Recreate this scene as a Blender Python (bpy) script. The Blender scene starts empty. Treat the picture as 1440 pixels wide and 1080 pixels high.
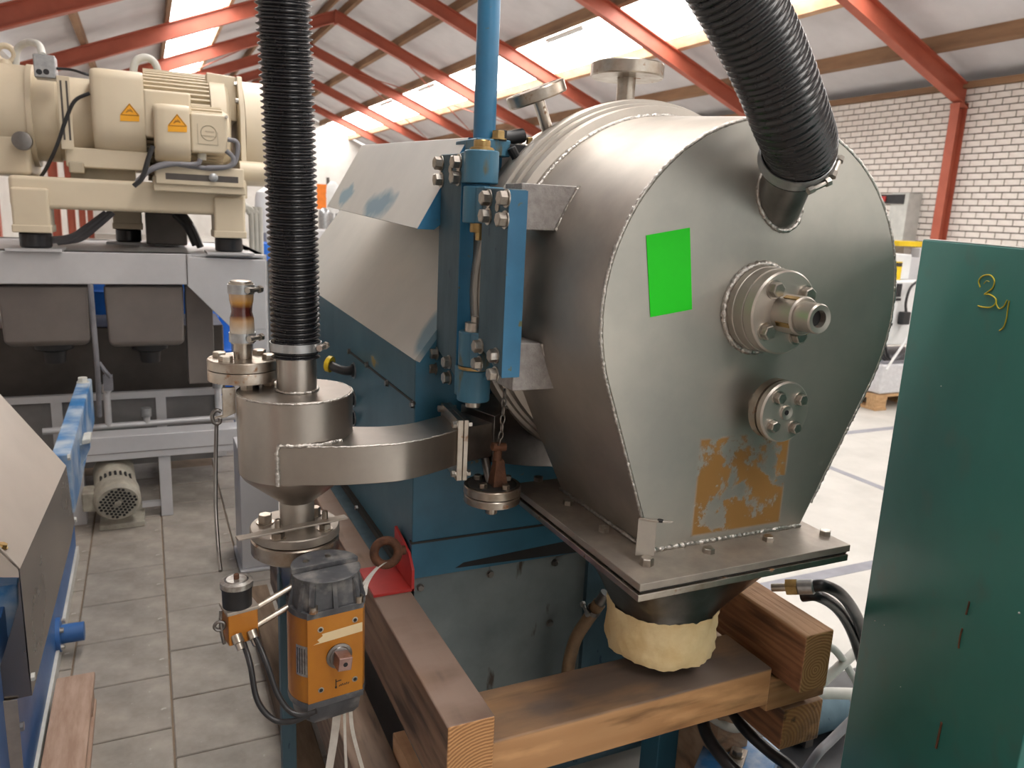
import bpy, bmesh, math, random
from mathutils import Vector, Matrix, Quaternion
random.seed(7)
PI = math.pi
V = Vector
S = bpy.context.scene
COL = S.collection

# ------------------------------------------------------------------ camera
FPX = 1091.94
PITCH, ROLL, YAW = (math.radians(a) for a in (12.379, -2.6647, 25.377))
EYE = V((0, 0, 1.6))
fw = V((math.sin(YAW)*math.cos(PITCH), math.cos(YAW)*math.cos(PITCH), -math.sin(PITCH)))
rt = V((math.cos(YAW), -math.sin(YAW), 0))
dn = fw.cross(rt)
c_, s_ = math.cos(ROLL), math.sin(ROLL)
RT = c_*rt + s_*dn
DN = -s_*rt + c_*dn
cam = bpy.data.cameras.new('camera')
cam.sensor_width = 36
cam.lens = FPX/1440*36
cam.clip_start = .05
cam.clip_end = 200
cam.dof.use_dof = True
cam.dof.focus_distance = 1.5
cam.dof.aperture_fstop = 7.0
camo = bpy.data.objects.new('camera', cam)
COL.objects.link(camo)
M = Matrix(((RT.x, -DN.x, -fw.x, EYE.x), (RT.y, -DN.y, -fw.y, EYE.y), (RT.z, -DN.z, -fw.z, EYE.z), (0, 0, 0, 1)))
camo.matrix_world = M
S.camera = camo

# ------------------------------------------------------------------ world, light, exposure
w = bpy.data.worlds.new('sky')
S.world = w
w.use_nodes = True
w.node_tree.nodes['Background'].inputs[0].default_value = (1, .965, .92, 1)
w.node_tree.nodes['Background'].inputs[1].default_value = 1.5
SKYLIGHT_STRENGTH = 11.0
vs = S.view_settings
vs.view_transform = 'Standard'
vs.look = 'None'
vs.gamma = 1
vs.use_curve_mapping = False
vs.exposure = 0.0


def at(px, py, **k):
    """world point seen at a photo pixel (1440x1080), on the plane X=, Y= or Z=, or at depth D="""
    d = RT*((px-720)/FPX) + DN*((py-540)/FPX) + fw
    for i, n in enumerate('XYZ'):
        if n in k:
            return EYE + d*((k[n]-EYE[i])/d[i])
    return EYE + d*k['D']


# ------------------------------------------------------------------ mesh builder
class MB:
    def __init__(s):
        s.bm = bmesh.new()

    def face(s, pts):
        return s.bm.faces.new([s.bm.verts.new(p) for p in pts])

    def box(s, x0, x1, y0, y1, z0, z1, T=None):
        P = [V((x, y, z)) for x in (x0, x1) for y in (y0, y1) for z in (z0, z1)]
        if T:
            P = [T @ p for p in P]
        v = [s.bm.verts.new(p) for p in P]
        for f in ((0, 1, 3, 2), (4, 6, 7, 5), (0, 4, 5, 1), (2, 3, 7, 6), (0, 2, 6, 4), (1, 5, 7, 3)):
            s.bm.faces.new([v[i] for i in f])
        return s

    def loft(s, rings, caps=True, closed=True):
        R = [[s.bm.verts.new(p) for p in r] for r in rings]
        n = len(R[0])
        for a, b in zip(R, R[1:]):
            for i in range(n if closed else n-1):
                j = (i+1) % n
                s.bm.faces.new((a[i], a[j], b[j], b[i]))
        if caps and closed:
            s.bm.faces.new(R[0][::-1])
            s.bm.faces.new(R[-1])
        return s

    def prism(s, pts, vec):
        pts = [V(p) for p in pts]
        return s.loft([pts, [p+V(vec) for p in pts]])

    def frame(s, ax):
        ax = V(ax).normalized()
        u = ax.orthogonal().normalized()
        return u, ax.cross(u), ax

    def cyl(s, p0, p1, r0, r1=None, seg=24, caps=True):
        p0, p1 = V(p0), V(p1)
        r1 = r0 if r1 is None else r1
        u, v, ax = s.frame(p1-p0)
        C = [(math.cos(2*PI*i/seg), math.sin(2*PI*i/seg)) for i in range(seg)]
        return s.loft([[p0+(u*a+v*b)*r0 for a, b in C], [p1+(u*a+v*b)*r1 for a, b in C]], caps)

    def lathe(s, prof, o, ax=(0, 0, 1), seg=32, caps=True, a0=0, a1=2*PI):
        """prof: (radius, height) pairs along ax from o"""
        o = V(o)
        ax = V(ax).normalized()
        if abs(ax.z) > .99:
            u = V((1, 0, 0))
        else:
            u = ax.cross(V((0, 0, 1))).normalized()
        v = ax.cross(u)
        C = [(math.cos(2*PI*i/seg), math.sin(2*PI*i/seg)) for i in range(seg)]
        return s.loft([[o+ax*h+(u*a+v*b)*max(r, 1e-4) for a, b in C] for r, h in prof], caps)

    def ring(s, o, ax, r0, r1, h, seg=32):
        """flat annular disc from o along ax by h"""
        return s.lathe([(r0, 0), (r1, 0), (r1, h), (r0, h), (r0, 0)], o, ax, seg, caps=False)

    def tube(s, path, r, seg=10, caps=True, rf=None):
        P = [V(p) for p in path]
        n = len(P)
        T = [(P[min(i+1, n-1)]-P[max(i-1, 0)]).normalized() for i in range(n)]
        u = T[0].orthogonal().normalized()
        rings = []
        for i in range(n):
            u = (u-T[i]*u.dot(T[i])).normalized()
            v = T[i].cross(u)
            ri = rf(i) if rf else r
            rings.append([P[i]+(u*math.cos(2*PI*k/seg)+v*math.sin(2*PI*k/seg))*ri for k in range(seg)])
        return s.loft(rings, caps)

    def torus(s, c, ax, R, r, seg=32, sg=12, sx=1.0):
        u, v, a = s.frame(ax)
        c = V(c)
        rings = []
        for i in range(seg):
            t = 2*PI*i/seg
            d = u*math.cos(t)+v*math.sin(t)
            cc = c+u*math.cos(t)*R*sx+v*math.sin(t)*R
            rings.append([cc+(d*math.cos(2*PI*k/sg)+a*math.sin(2*PI*k/sg))*r for k in range(sg)])
        rings.append(rings[0])
        s.loft(rings, caps=False)
        bmesh.ops.remove_doubles(s.bm, verts=s.bm.verts, dist=1e-6)
        return s

    def sphere(s, c, r, sx=1, sy=1, sz=1, seg=20):
        m = bmesh.ops.create_uvsphere(s.bm, u_segments=seg, v_segments=seg//2, radius=r)
        for v in m['verts']:
            v.co = V((v.co.x*sx, v.co.y*sy, v.co.z*sz))+V(c)
        return s


def catmull(P, n=8):
    P = [V(p) for p in P]
    P = [P[0]*2-P[1]] + P + [P[-1]*2-P[-2]]
    out = []
    for i in range(1, len(P)-2):
        a, b, c, d = P[i-1:i+3]
        for k in range(n):
            t = k/n
            out.append(.5*((2*b)+(c-a)*t+(2*a-5*b+4*c-d)*t*t+(3*b-a-3*c+d)*t**3))
    out.append(P[-2])
    return out


def resample(P, step):
    L = [0]
    for a, b in zip(P, P[1:]):
        L.append(L[-1]+(b-a).length)
    n = max(2, int(L[-1]/step))
    out, j = [], 0
    for i in range(n+1):
        d = L[-1]*i/n
        while j < len(P)-2 and L[j+1] < d:
            j += 1
        t = (d-L[j])/max(1e-9, L[j+1]-L[j])
        out.append(P[j].lerp(P[j+1], t))
    return out


MATS = {}


def finish(mb, name, angle=35):
    bmesh.ops.recalc_face_normals(mb.bm, faces=mb.bm.faces)
    me = bpy.data.meshes.new(name)
    mb.bm.to_mesh(me)
    mb.bm.free()
    for p in me.polygons:
        p.use_smooth = True
    me.set_sharp_from_angle(angle=math.radians(angle))
    return me


def origin_of(o):
    """world translation of an (unrotated) object built here"""
    t = V((0, 0, 0))
    while o:
        t += o.location
        o = o.parent
    return t


def add(name, me, mat, parent=None, loc=None):
    o = bpy.data.objects.new(name, me)
    COL.objects.link(o)
    if mat and len(me.materials) == 0:
        me.materials.append(MATS[mat])
    base = V((0, 0, 0))
    if parent:
        o.parent = parent
        base = origin_of(parent)
    o.location = V(loc if loc is not None else (0, 0, 0)) - base
    return o


def obj(name, mb, mat, parent=None, bevel=0, angle=35, label=None, seg=2):
    me = finish(mb, name, angle)
    if parent is None:                       # top level: origin at the foot of the thing
        xs = [v.co for v in me.vertices]
        lo = V((min(p[i] for p in xs) for i in range(3)))
        hi = V((max(p[i] for p in xs) for i in range(3)))
        c = V(((lo.x+hi.x)/2, (lo.y+hi.y)/2, lo.z))
        me.transform(Matrix.Translation(-c))
        o = add(name, me, mat, None, c)
    else:
        o = add(name, me, mat, parent)
    if bevel:
        b = o.modifiers.new('bevel', 'BEVEL')
        b.width = bevel
        b.segments = seg
        b.limit_method = 'ANGLE'
        b.angle_limit = math.radians(40)
        b.harden_normals = True
    if label:
        o['label'] = label
    return o


def tag(o, label, cat, group=None, kind=None):
    o['label'] = label
    if cat:
        o['category'] = cat
    if group:
        o['group'] = group
    if kind:
        o['kind'] = kind
    return o


def thing(name, label, cat, loc, group=None):
    o = bpy.data.objects.new(name, None)
    o.empty_display_size = .1
    COL.objects.link(o)
    o.location = loc
    return tag(o, label, cat, group)


def struct(o, label=None):
    o['kind'] = 'structure'
    if label:
        o['label'] = label
    return o


BOLT = {}


def bolt(pos, ax, r, parent, mat='bolt', h=None, washer=True, name='bolt', spin=None):
    h = h or r*1.1
    key = (round(r, 4), round(h, 4), washer, mat)
    if key not in BOLT:
        m = MB()
        z0 = 0
        if washer:
            m.lathe([(r*1.22, 0), (r*1.22, r*.18)], (0, 0, 0), seg=20)
            z0 = r*.18
        hexr = lambda q: [(q*math.cos(PI/3*i), q*math.sin(PI/3*i)) for i in range(6)]
        m.loft([[V((a, b, z0)) for a, b in hexr(r)], [V((a, b, z0+h*.88)) for a, b in hexr(r)], [V((a, b, z0+h)) for a, b in hexr(r*.86)]])
        me = finish(m, 'bolt', 25)
        me.materials.append(MATS[mat])
        BOLT[key] = me
    o = add(name, BOLT[key], None, parent, pos)
    q = V((0, 0, 1)).rotation_difference(V(ax).normalized())
    o.rotation_mode = 'QUATERNION'
    o.rotation_quaternion = q @ Quaternion((0, 0, 1), random.random()*1.05 if spin is None else spin)
    return o


# ------------------------------------------------------------------ materials
def mat(name, c1, c2=None, rough=.5, metal=0, scale=8, bump=0, bscale=60, stretch=None, rvar=.12, detail=6, coat=0, lo=.35, hi=.65, spec=None):
    m = bpy.data.materials.new(name)
    m.use_nodes = True
    N, L = m.node_tree.nodes, m.node_tree.links
    b = N['Principled BSDF']
    b.inputs['Metallic'].default_value = metal
    b.inputs['Coat Weight'].default_value = coat
    if spec is not None:
        b.inputs['Specular IOR Level'].default_value = spec
    tc = N.new('ShaderNodeTexCoord')
    mp = N.new('ShaderNodeMapping')
    L.new(tc.outputs['Object'], mp.inputs[0])
    if stretch:
        mp.inputs['Scale'].default_value = stretch
    n = N.new('ShaderNodeTexNoise')
    n.inputs['Scale'].default_value = scale
    n.inputs['Detail'].default_value = detail
    n.inputs['Roughness'].default_value = .6
    L.new(mp.outputs[0], n.inputs[0])
    r = N.new('ShaderNodeValToRGB')
    c2 = c2 or tuple(x*.8 for x in c1)
    r.color_ramp.elements[0].position = lo
    r.color_ramp.elements[1].position = hi
    r.color_ramp.elements[0].color = (*c2, 1)
    r.color_ramp.elements[1].color = (*c1, 1)
    L.new(n.outputs[0], r.inputs[0])
    L.new(r.outputs[0], b.inputs['Base Color'])
    mr = N.new('ShaderNodeMapRange')
    mr.inputs['To Min'].default_value = min(1, rough+rvar)
    mr.inputs['To Max'].default_value = max(.03, rough-rvar)
    L.new(n.outputs[0], mr.inputs[0])
    L.new(mr.outputs[0], b.inputs['Roughness'])
    if bump:
        nb = N.new('ShaderNodeTexNoise')
        nb.inputs['Scale'].default_value = bscale
        nb.inputs['Detail'].default_value = 4
        L.new(mp.outputs[0], nb.inputs[0])
        bp = N.new('ShaderNodeBump')
        bp.inputs['Strength'].default_value = bump
        bp.inputs['Distance'].default_value = .004
        L.new(nb.outputs[0], bp.inputs['Height'])
        L.new(bp.outputs[0], b.inputs['Normal'])
    MATS[name] = m
    return m


def nodes(m):
    return m.node_tree.nodes, m.node_tree.links, m.node_tree.nodes['Principled BSDF']


def overlay(m, color, mask_fn, rough=None, metal=None):
    """mix a second colour over the base colour where mask (0..1 socket) is set"""
    N, L, b = nodes(m)
    msk = mask_fn(N, L)
    def mix(inp, val, typ):
        x = N.new('ShaderNodeMix')
        x.data_type = typ
        i = 6 if typ == 'RGBA' else 2
        L.new(msk, x.inputs[0])
        src = b.inputs[inp].links[0].from_socket if b.inputs[inp].links else None
        if src:
            L.new(src, x.inputs[i])
        else:
            x.inputs[i].default_value = b.inputs[inp].default_value
        x.inputs[i+1].default_value = val
        L.new(x.outputs[2 if typ == 'RGBA' else 0], b.inputs[inp])
    mix('Base Color', (*color, 1), 'RGBA')
    if rough is not None:
        mix('Roughness', rough, 'FLOAT')
    if metal is not None:
        mix('Metallic', metal, 'FLOAT')


def blob(c, rad, noise=8, amt=.8, thr=.5, soft=.06, offset=0.0):
    """mask: an ellipsoid patch (object space) with a ragged noisy edge"""
    def f(N, L):
        tc = N.new('ShaderNodeTexCoord')
        sub = N.new('ShaderNodeVectorMath'); sub.operation = 'SUBTRACT'
        sub.inputs[1].default_value = c
        L.new(tc.outputs['Object'], sub.inputs[0])
        dv = N.new('ShaderNodeVectorMath'); dv.operation = 'DIVIDE'
        dv.inputs[1].default_value = rad
        L.new(sub.outputs[0], dv.inputs[0])
        ln = N.new('ShaderNodeVectorMath'); ln.operation = 'LENGTH'
        L.new(dv.outputs[0], ln.inputs[0])
        nz = N.new('ShaderNodeTexNoise')
        nz.inputs['Scale'].default_value = noise
        nz.inputs['Detail'].default_value = 7
        L.new(tc.outputs['Object'], nz.inputs[0])
        ma = N.new('ShaderNodeMath'); ma.operation = 'MULTIPLY_ADD'
        L.new(nz.outputs[0], ma.inputs[0])
        ma.inputs[1].default_value = amt*2
        ma.inputs[2].default_value = -amt+offset
        ad = N.new('ShaderNodeMath'); ad.operation = 'SUBTRACT'
        L.new(ma.outputs[0], ad.inputs[0])
        L.new(ln.outputs['Value'], ad.inputs[1])
        mr = N.new('ShaderNodeMapRange')
        mr.inputs['From Min'].default_value = -thr-soft
        mr.inputs['From Max'].default_value = -thr+soft
        L.new(ad.outputs[0], mr.inputs[0])
        return mr.outputs[0]
    return f


def boxmask(c, half, noise=30, thr=.5, soft=.05, detail=8, dist=.5, rgh=.5):
    """mask: inside an axis box AND noise above a threshold (flaking residue)"""
    def f(N, L):
        tc = N.new('ShaderNodeTexCoord')
        sub = N.new('ShaderNodeVectorMath'); sub.operation = 'SUBTRACT'
        sub.inputs[1].default_value = c
        L.new(tc.outputs['Object'], sub.inputs[0])
        ab = N.new('ShaderNodeVectorMath'); ab.operation = 'ABSOLUTE'
        L.new(sub.outputs[0], ab.inputs[0])
        dv = N.new('ShaderNodeVectorMath'); dv.operation = 'DIVIDE'
        dv.inputs[1].default_value = half
        L.new(ab.outputs[0], dv.inputs[0])
        sp = N.new('ShaderNodeSeparateXYZ')
        L.new(dv.outputs[0], sp.inputs[0])
        mx = N.new('ShaderNodeMath'); mx.operation = 'MAXIMUM'
        L.new(sp.outputs[0], mx.inputs[0]); L.new(sp.outputs[2], mx.inputs[1])
        lt = N.new('ShaderNodeMapRange')
        lt.inputs['From Min'].default_value = 1.0
        lt.inputs['From Max'].default_value = .94
        L.new(mx.outputs[0], lt.inputs[0])
        nz = N.new('ShaderNodeTexNoise')
        nz.inputs['Scale'].default_value = noise
        nz.inputs['Detail'].default_value = detail
        nz.inputs['Distortion'].default_value = dist
        nz.inputs['Roughness'].default_value = rgh
        L.new(tc.outputs['Object'], nz.inputs[0])
        mr = N.new('ShaderNodeMapRange')
        mr.inputs['From Min'].default_value = thr-soft
        mr.inputs['From Max'].default_value = thr+soft
        L.new(nz.outputs[0], mr.inputs[0])
        mu = N.new('ShaderNodeMath'); mu.operation = 'MULTIPLY'
        L.new(lt.outputs[0], mu.inputs[0]); L.new(mr.outputs[0], mu.inputs[1])
        return mu.outputs[0]
    return f


def noisemask(scale, thr, soft=.05, stretch=(1, 1, 1), detail=8):
    def f(N, L):
        tc = N.new('ShaderNodeTexCoord')
        mp = N.new('ShaderNodeMapping')
        mp.inputs['Scale'].default_value = stretch
        L.new(tc.outputs['Object'], mp.inputs[0])
        nz = N.new('ShaderNodeTexNoise')
        nz.inputs['Scale'].default_value = scale
        nz.inputs['Detail'].default_value = detail
        L.new(mp.outputs[0], nz.inputs[0])
        mr = N.new('ShaderNodeMapRange')
        mr.inputs['From Min'].default_value = thr-soft
        mr.inputs['From Max'].default_value = thr+soft
        L.new(nz.outputs[0], mr.inputs[0])
        return mr.outputs[0]
    return f


SS1, SS2 = (.52, .48, .43), (.40, .37, .335)
mat('steel', SS1, SS2, rough=.50, metal=.95, scale=5, bump=.03, bscale=18, rvar=.05)
mat('steel_brushed', (.56, .52, .47), (.50, .465, .42), rough=.40, metal=.9, scale=6, rvar=.03)
mat('steel_cyclone', (.44, .405, .37), (.36, .33, .30), rough=.34, metal=1, scale=7, rvar=.05)
mat('front_plate', (.48, .46, .415), (.38, .375, .345), rough=.45, metal=.80, scale=4, rvar=.06, bump=.03, bscale=9)
overlay(MATS['front_plate'], (.25, .128, .03), boxmask((1.016, 1.09, 1.115), (.112, 1, .098), noise=13, thr=.485, soft=.02, dist=.2, detail=15, rgh=.72), rough=.75, metal=0.0)
overlay(MATS['front_plate'], (.45, .44, .40), noisemask(34, .73, .02), rough=.6, metal=.5)
mat('steel_dusty', (.42, .37, .32), (.30, .27, .24), rough=.5, metal=.7, scale=12, rvar=.08)
mat('steel_dark', (.30, .285, .27), (.17, .16, .155), rough=.32, metal=1, scale=7, rvar=.1)
mat('steel_worn', (.50, .46, .41), (.36, .30, .24), rough=.34, metal=1, scale=22, rvar=.1)
overlay(MATS['steel_worn'], (.25, .12, .05), noisemask(40, .66, .04), rough=.7, metal=.2)
mat('bolt', (.52, .49, .45), (.36, .33, .29), rough=.33, metal=1, scale=60)
mat('weld', (.62, .60, .57), (.40, .37, .34), rough=.38, metal=1, scale=160, bump=.6, bscale=220)
mat('cast', (.42, .40, .39), (.33, .31, .30), rough=.55, metal=.6, scale=70, bump=.35, bscale=260)
mat('black_gap', (.012, .012, .013), rough=.7)
mat('gasket', (.03, .028, .026), rough=.7)
mat('blue', (.035, .155, .25), (.024, .11, .18), rough=.42, scale=5, rvar=.08, coat=.1)
overlay(MATS['blue'], (.16, .12, .06), noisemask(34, .715, .02), rough=.7)
mat('blue_slate', (.052, .105, .14), (.035, .078, .105), rough=.55, scale=18, stretch=(1, 1, .3))
overlay(MATS['blue_slate'], (.012, .04, .07), noisemask(55, .70, .02, (1, 1, .4)))
mat('blue_bright', (.035, .19, .36), (.03, .15, .28), rough=.4, scale=9)
overlay(MATS['blue_bright'], (.12, .13, .06), noisemask(48, .69, .03), rough=.7)
mat('blue_knuckle', (.055, .20, .31), (.04, .14, .22), rough=.42, scale=20, stretch=(1, 1, .2))
overlay(MATS['blue_knuckle'], (.12, .11, .05), noisemask(30, .645, .05, (1, 1, .35)), rough=.7)
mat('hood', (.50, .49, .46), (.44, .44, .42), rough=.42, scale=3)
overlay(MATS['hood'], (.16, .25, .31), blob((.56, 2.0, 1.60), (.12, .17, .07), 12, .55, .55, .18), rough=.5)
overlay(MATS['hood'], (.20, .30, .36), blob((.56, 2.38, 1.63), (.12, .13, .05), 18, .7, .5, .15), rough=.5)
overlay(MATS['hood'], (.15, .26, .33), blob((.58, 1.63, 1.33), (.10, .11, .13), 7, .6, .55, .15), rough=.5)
mat('cabinet_side', (.042, .135, .19), (.03, .10, .145), rough=.38, scale=4, coat=.15)
overlay(MATS['cabinet_side'], (.22, .17, .05), blob((.53, 1.98, 1.20), (.05, .075, .03), 60, .9, .35, .05), rough=.6)
mat('panel_grey', (.215, .25, .26), (.135, .165, .175), rough=.42, scale=4, metal=.35, rvar=.1)
overlay(MATS['panel_grey'], (.07, .055, .045), noisemask(20, .70, .03, (1, 1, .3)))
mat('brass', (.50, .36, .16), (.32, .21, .09), rough=.35, metal=1, scale=30)
mat('rust', (.17, .07, .035), (.08, .035, .02), rough=.75, metal=.2, scale=40, bump=.4, bscale=160)
mat('rubber', (.018, .018, .021), (.010, .010, .012), rough=.36, scale=30)
mat('hose', (.016, .016, .019), (.010, .010, .012), rough=.27, scale=20, coat=.15)
mat('cable', (.02, .02, .022), (.012, .012, .014), rough=.4)
mat('cable_grey', (.20, .20, .22), (.14, .14, .16), rough=.5)
mat('plastic_black', (.02, .021, .024), (.012, .012, .014), rough=.45)
mat('zinc', (.44, .45, .46), (.34, .35, .36), rough=.4, metal=.9, scale=40)
mat('yellow', (.75, .53, .01), (.62, .42, .01), rough=.4)
mat('green_paper', (.0, .62, .0), (.0, .60, .0), rough=.6, rvar=.02)
mat('sock', (.86, .70, .41), (.72, .53, .26), rough=.6, scale=14, bump=.5, bscale=35)
mat('orange', (.50, .20, .016), (.40, .14, .012), rough=.33, metal=.35, scale=7, coat=.2)
overlay(MATS['orange'], (.16, .05, .012), noisemask(30, .72, .02))
mat('actuator_black', (.075, .077, .085), (.045, .046, .052), rough=.5, scale=25)
overlay(MATS['actuator_black'], (.22, .21, .20), noisemask(28, .60, .12), rough=.7)
mat('tape', (.70, .56, .34), (.62, .48, .28), rough=.6)
mat('alu_plate', (.45, .44, .42), (.30, .27, .25), rough=.35, metal=.8, scale=120)
mat('pink_steel', (.42, .28, .25), (.28, .17, .15), rough=.4, metal=.8, scale=40)
mat('red', (.50, .035, .03), (.38, .025, .025), rough=.45)
mat('strap', (.66, .63, .58), (.52, .49, .44), rough=.6, scale=30)
mat('green', (.026, .175, .15), (.021, .148, .13), rough=.46, scale=3, rvar=.05, coat=.05)
overlay(MATS['green'], (.045, .14, .12), noisemask(10, .66, .08))
overlay(MATS['green'], (.045, .022, .014), noisemask(13, .78, .012, (1, 1, .5)), rough=.8)
mat('edge_light', (.55, .56, .53), (.45, .46, .44), rough=.45)
mat('yellow_crayon', (.62, .50, .02), (.55, .42, .02), rough=.7)
mat('cream', (.64, .555, .415), (.58, .50, .37), rough=.42, scale=3)
mat('cream_dark', (.44, .38, .28), (.37, .32, .23), rough=.5)
mat('warn', (.85, .40, .01), (.80, .36, .01), rough=.5)
mat('ink', (.03, .025, .02), rough=.6)
mat('ink_orange', (.45, .20, .01), rough=.6)
mat('stand', (.54, .54, .555), (.48, .48, .495), rough=.45, metal=.25, scale=5)
mat('tray', (.225, .20, .185), (.175, .155, .145), rough=.38, metal=.5, scale=3)
mat('dark_tank', (.10, .088, .08), (.07, .062, .057), rough=.45, scale=4, metal=.4)
mat('tank_grey', (.20, .195, .195), (.15, .147, .147), rough=.45, scale=5, metal=.4)
mat('white_paint', (.72, .73, .73), (.64, .65, .65), rough=.45)
mat('blue_plastic', (.02, .16, .62), (.015, .12, .5), rough=.4)
mat('blue_beam', (.03, .19, .47), (.024, .145, .36), rough=.35, scale=8)
overlay(MATS['blue_beam'], (.42, .50, .58), noisemask(7, .54, .10))
mat('blue_plate', (.035, .13, .36), (.028, .105, .29), rough=.4, scale=5)
mat('sheet_lit', (.58, .52, .46), (.53, .475, .42), rough=.35, metal=.55, scale=3)  # pale copy of the folded steel, light on its top put into the colour
mat('sheet_shaded', (.32, .29, .265), (.25, .23, .21), rough=.26, metal=1, scale=3, rvar=.06)  # dark copy of the same steel, shade of the side put into the colour
mat('motor', (.40, .375, .31), (.25, .23, .19), rough=.6, scale=14)
mat('motor_green', (.03, .20, .12), (.02, .14, .09), rough=.5)
mat('tile', (.35, .315, .275), (.225, .20, .175), rough=.62, scale=7, bump=.15, bscale=40, rvar=.1)
overlay(MATS['tile'], (.47, .44, .40), noisemask(30, .70, .03))
overlay(MATS['tile'], (.13, .12, .11), noisemask(2.2, .60, .12))
mat('grout', (.24, .175, .12), (.16, .12, .085), rough=.9)
mat('concrete', (.52, .50, .465), (.44, .425, .395), rough=.5, scale=3, bump=.06, bscale=30)
mat('joint', (.27, .27, .30), (.22, .22, .25), rough=.7)
mat('brick', (.74, .70, .66), (.66, .61, .57), rough=.75, scale=12, bump=.2, bscale=80)
mat('mortar', (.075, .058, .036), (.055, .042, .028), rough=.9)
mat('red_steel', (.42, .105, .06), (.36, .085, .05), rough=.5, scale=3)
mat('timber_roof', (.30, .17, .09), (.17, .095, .055), rough=.8, scale=4, stretch=(1, .15, 1))
mat('timber_pale', (.55, .36, .22), (.40, .23, .13), rough=.8, scale=6, stretch=(1, .3, 1))
mat('roof_sheet', (.66, .65, .67), (.57, .56, .58), rough=.6, scale=1.2)
mat('wall_white', (.70, .68, .65), (.62, .60, .57), rough=.7, scale=2)
mat('pallet_wood', (.52, .33, .17), (.36, .21, .10), rough=.8, scale=10, stretch=(1, 6, 6))
mat('old_plank', (.42, .29, .22), (.30, .19, .135), rough=.8, scale=12, stretch=(4, .6, 4))
mat('skid_wood', (.20, .135, .085), (.12, .08, .05), rough=.85, scale=10, stretch=(4, .5, 4))
mat('shrink_wrap', (.62, .62, .64), (.50, .50, .52), rough=.25, scale=30)
mat('hivis', (.85, .22, .02), rough=.6)
mat('hose_tan', (.28, .18, .10), (.20, .125, .07), rough=.5, scale=30)
mat('pipe_white', (.60, .60, .56), (.48, .48, .45), rough=.5)

# silicone sleeve: milky with brown staining in the middle
m_ = mat('silicone', (.62, .56, .48), (.52, .45, .37), rough=.22, scale=30, coat=.5)
nodes(m_)[2].inputs['Transmission Weight'].default_value = .15
overlay(m_, (.55, .27, .05), blob((0, 0, -.006), (9, 9, .036), 20, .12, .8, .5))
overlay(m_, (.10, .018, .012), blob((0, 0, -.012), (9, 9, .016), 30, .15, .8, .35))

# skylight: backlit translucent sheet, gives the daylight of the hall
m = bpy.data.materials.new('skylight')
m.use_nodes = True
b = m.node_tree.nodes['Principled BSDF']
b.inputs['Base Color'].default_value = (.9, .9, .9, 1)
b.inputs['Emission Color'].default_value = (1.0, .975, .935, 1)
b.inputs['Emission Strength'].default_value = SKYLIGHT_STRENGTH
MATS['skylight'] = m


def wood(name, light, dark, axis, center, ring=28, dist=2.2, rough=.65, weather=None, wthr=.5):
    """solid sawn timber: growth rings around the long axis, so sides show grain and ends show rings"""
    m = bpy.data.materials.new(name)
    m.use_nodes = True
    N, L, b = nodes(m)
    tc = N.new('ShaderNodeTexCoord')
    mp = N.new('ShaderNodeMapping')
    mp.inputs['Location'].default_value = center
    sc = [1, 1, 1]
    sc['XYZ'.index(axis)] = .10
    mp.inputs['Scale'].default_value = sc
    L.new(tc.outputs['Object'], mp.inputs[0])
    wv = N.new('ShaderNodeTexWave')
    wv.wave_type = 'RINGS'
    wv.rings_direction = axis
    wv.inputs['Scale'].default_value = ring
    wv.inputs['Distortion'].default_value = dist
    wv.inputs['Detail'].default_value = 3
    wv.inputs['Detail Scale'].default_value = 3
    L.new(mp.outputs[0], wv.inputs[0])
    r = N.new('ShaderNodeValToRGB')
    r.color_ramp.elements[0].color = (*light, 1)
    r.color_ramp.elements[1].color = (*dark, 1)
    r.color_ramp.elements[1].position = .95
    L.new(wv.outputs['Fac'], r.inputs[0])
    L.new(r.outputs[0], b.inputs['Base Color'])
    b.inputs['Roughness'].default_value = rough
    bp = N.new('ShaderNodeBump')
    bp.inputs['Strength'].default_value = .25
    bp.inputs['Distance'].default_value = .003
    L.new(wv.outputs['Fac'], bp.inputs['Height'])
    L.new(bp.outputs[0], b.inputs['Normal'])
    MATS[name] = m
    if weather:
        st = [1, 1, 1]
        st['XYZ'.index(axis)] = .25
        overlay(m, weather, noisemask(9, wthr, .12, st))
        overlay(m, tuple(c*.55 for c in weather), noisemask(26, .60, .06, tuple(1 if a == 1 else .12 for a in st), 10))
        overlay(m, tuple(min(1, c*1.35) for c in light), noisemask(14, .63, .08, st, 10))
    return m


def topdark(m, color, z0, soft=.004, noise=10, thr=.45):
    """old weathered skin: only on the sawn face above local height z0"""
    def f(N, L):
        tc = N.new('ShaderNodeTexCoord')
        sp = N.new('ShaderNodeSeparateXYZ')
        L.new(tc.outputs['Object'], sp.inputs[0])
        mr = N.new('ShaderNodeMapRange')
        mr.inputs['From Min'].default_value = z0-soft
        mr.inputs['From Max'].default_value = z0
        L.new(sp.outputs[2], mr.inputs[0])
        nz = N.new('ShaderNodeTexNoise')
        nz.inputs['Scale'].default_value = noise
        nz.inputs['Detail'].default_value = 8
        mp = N.new('ShaderNodeMapping')
        mp.inputs['Scale'].default_value = (.4, 1, 1)
        L.new(tc.outputs['Object'], mp.inputs[0])
        L.new(mp.outputs[0], nz.inputs[0])
        m2 = N.new('ShaderNodeMapRange')
        m2.inputs['From Min'].default_value = thr-.15
        m2.inputs['From Max'].default_value = thr+.1
        L.new(nz.outputs[0], m2.inputs[0])
        mu = N.new('ShaderNodeMath'); mu.operation = 'MULTIPLY'
        L.new(mr.outputs[0], mu.inputs[0]); L.new(m2.outputs[0], mu.inputs[1])
        return mu.outputs[0]
    overlay(m, color, f, rough=.75)

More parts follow.
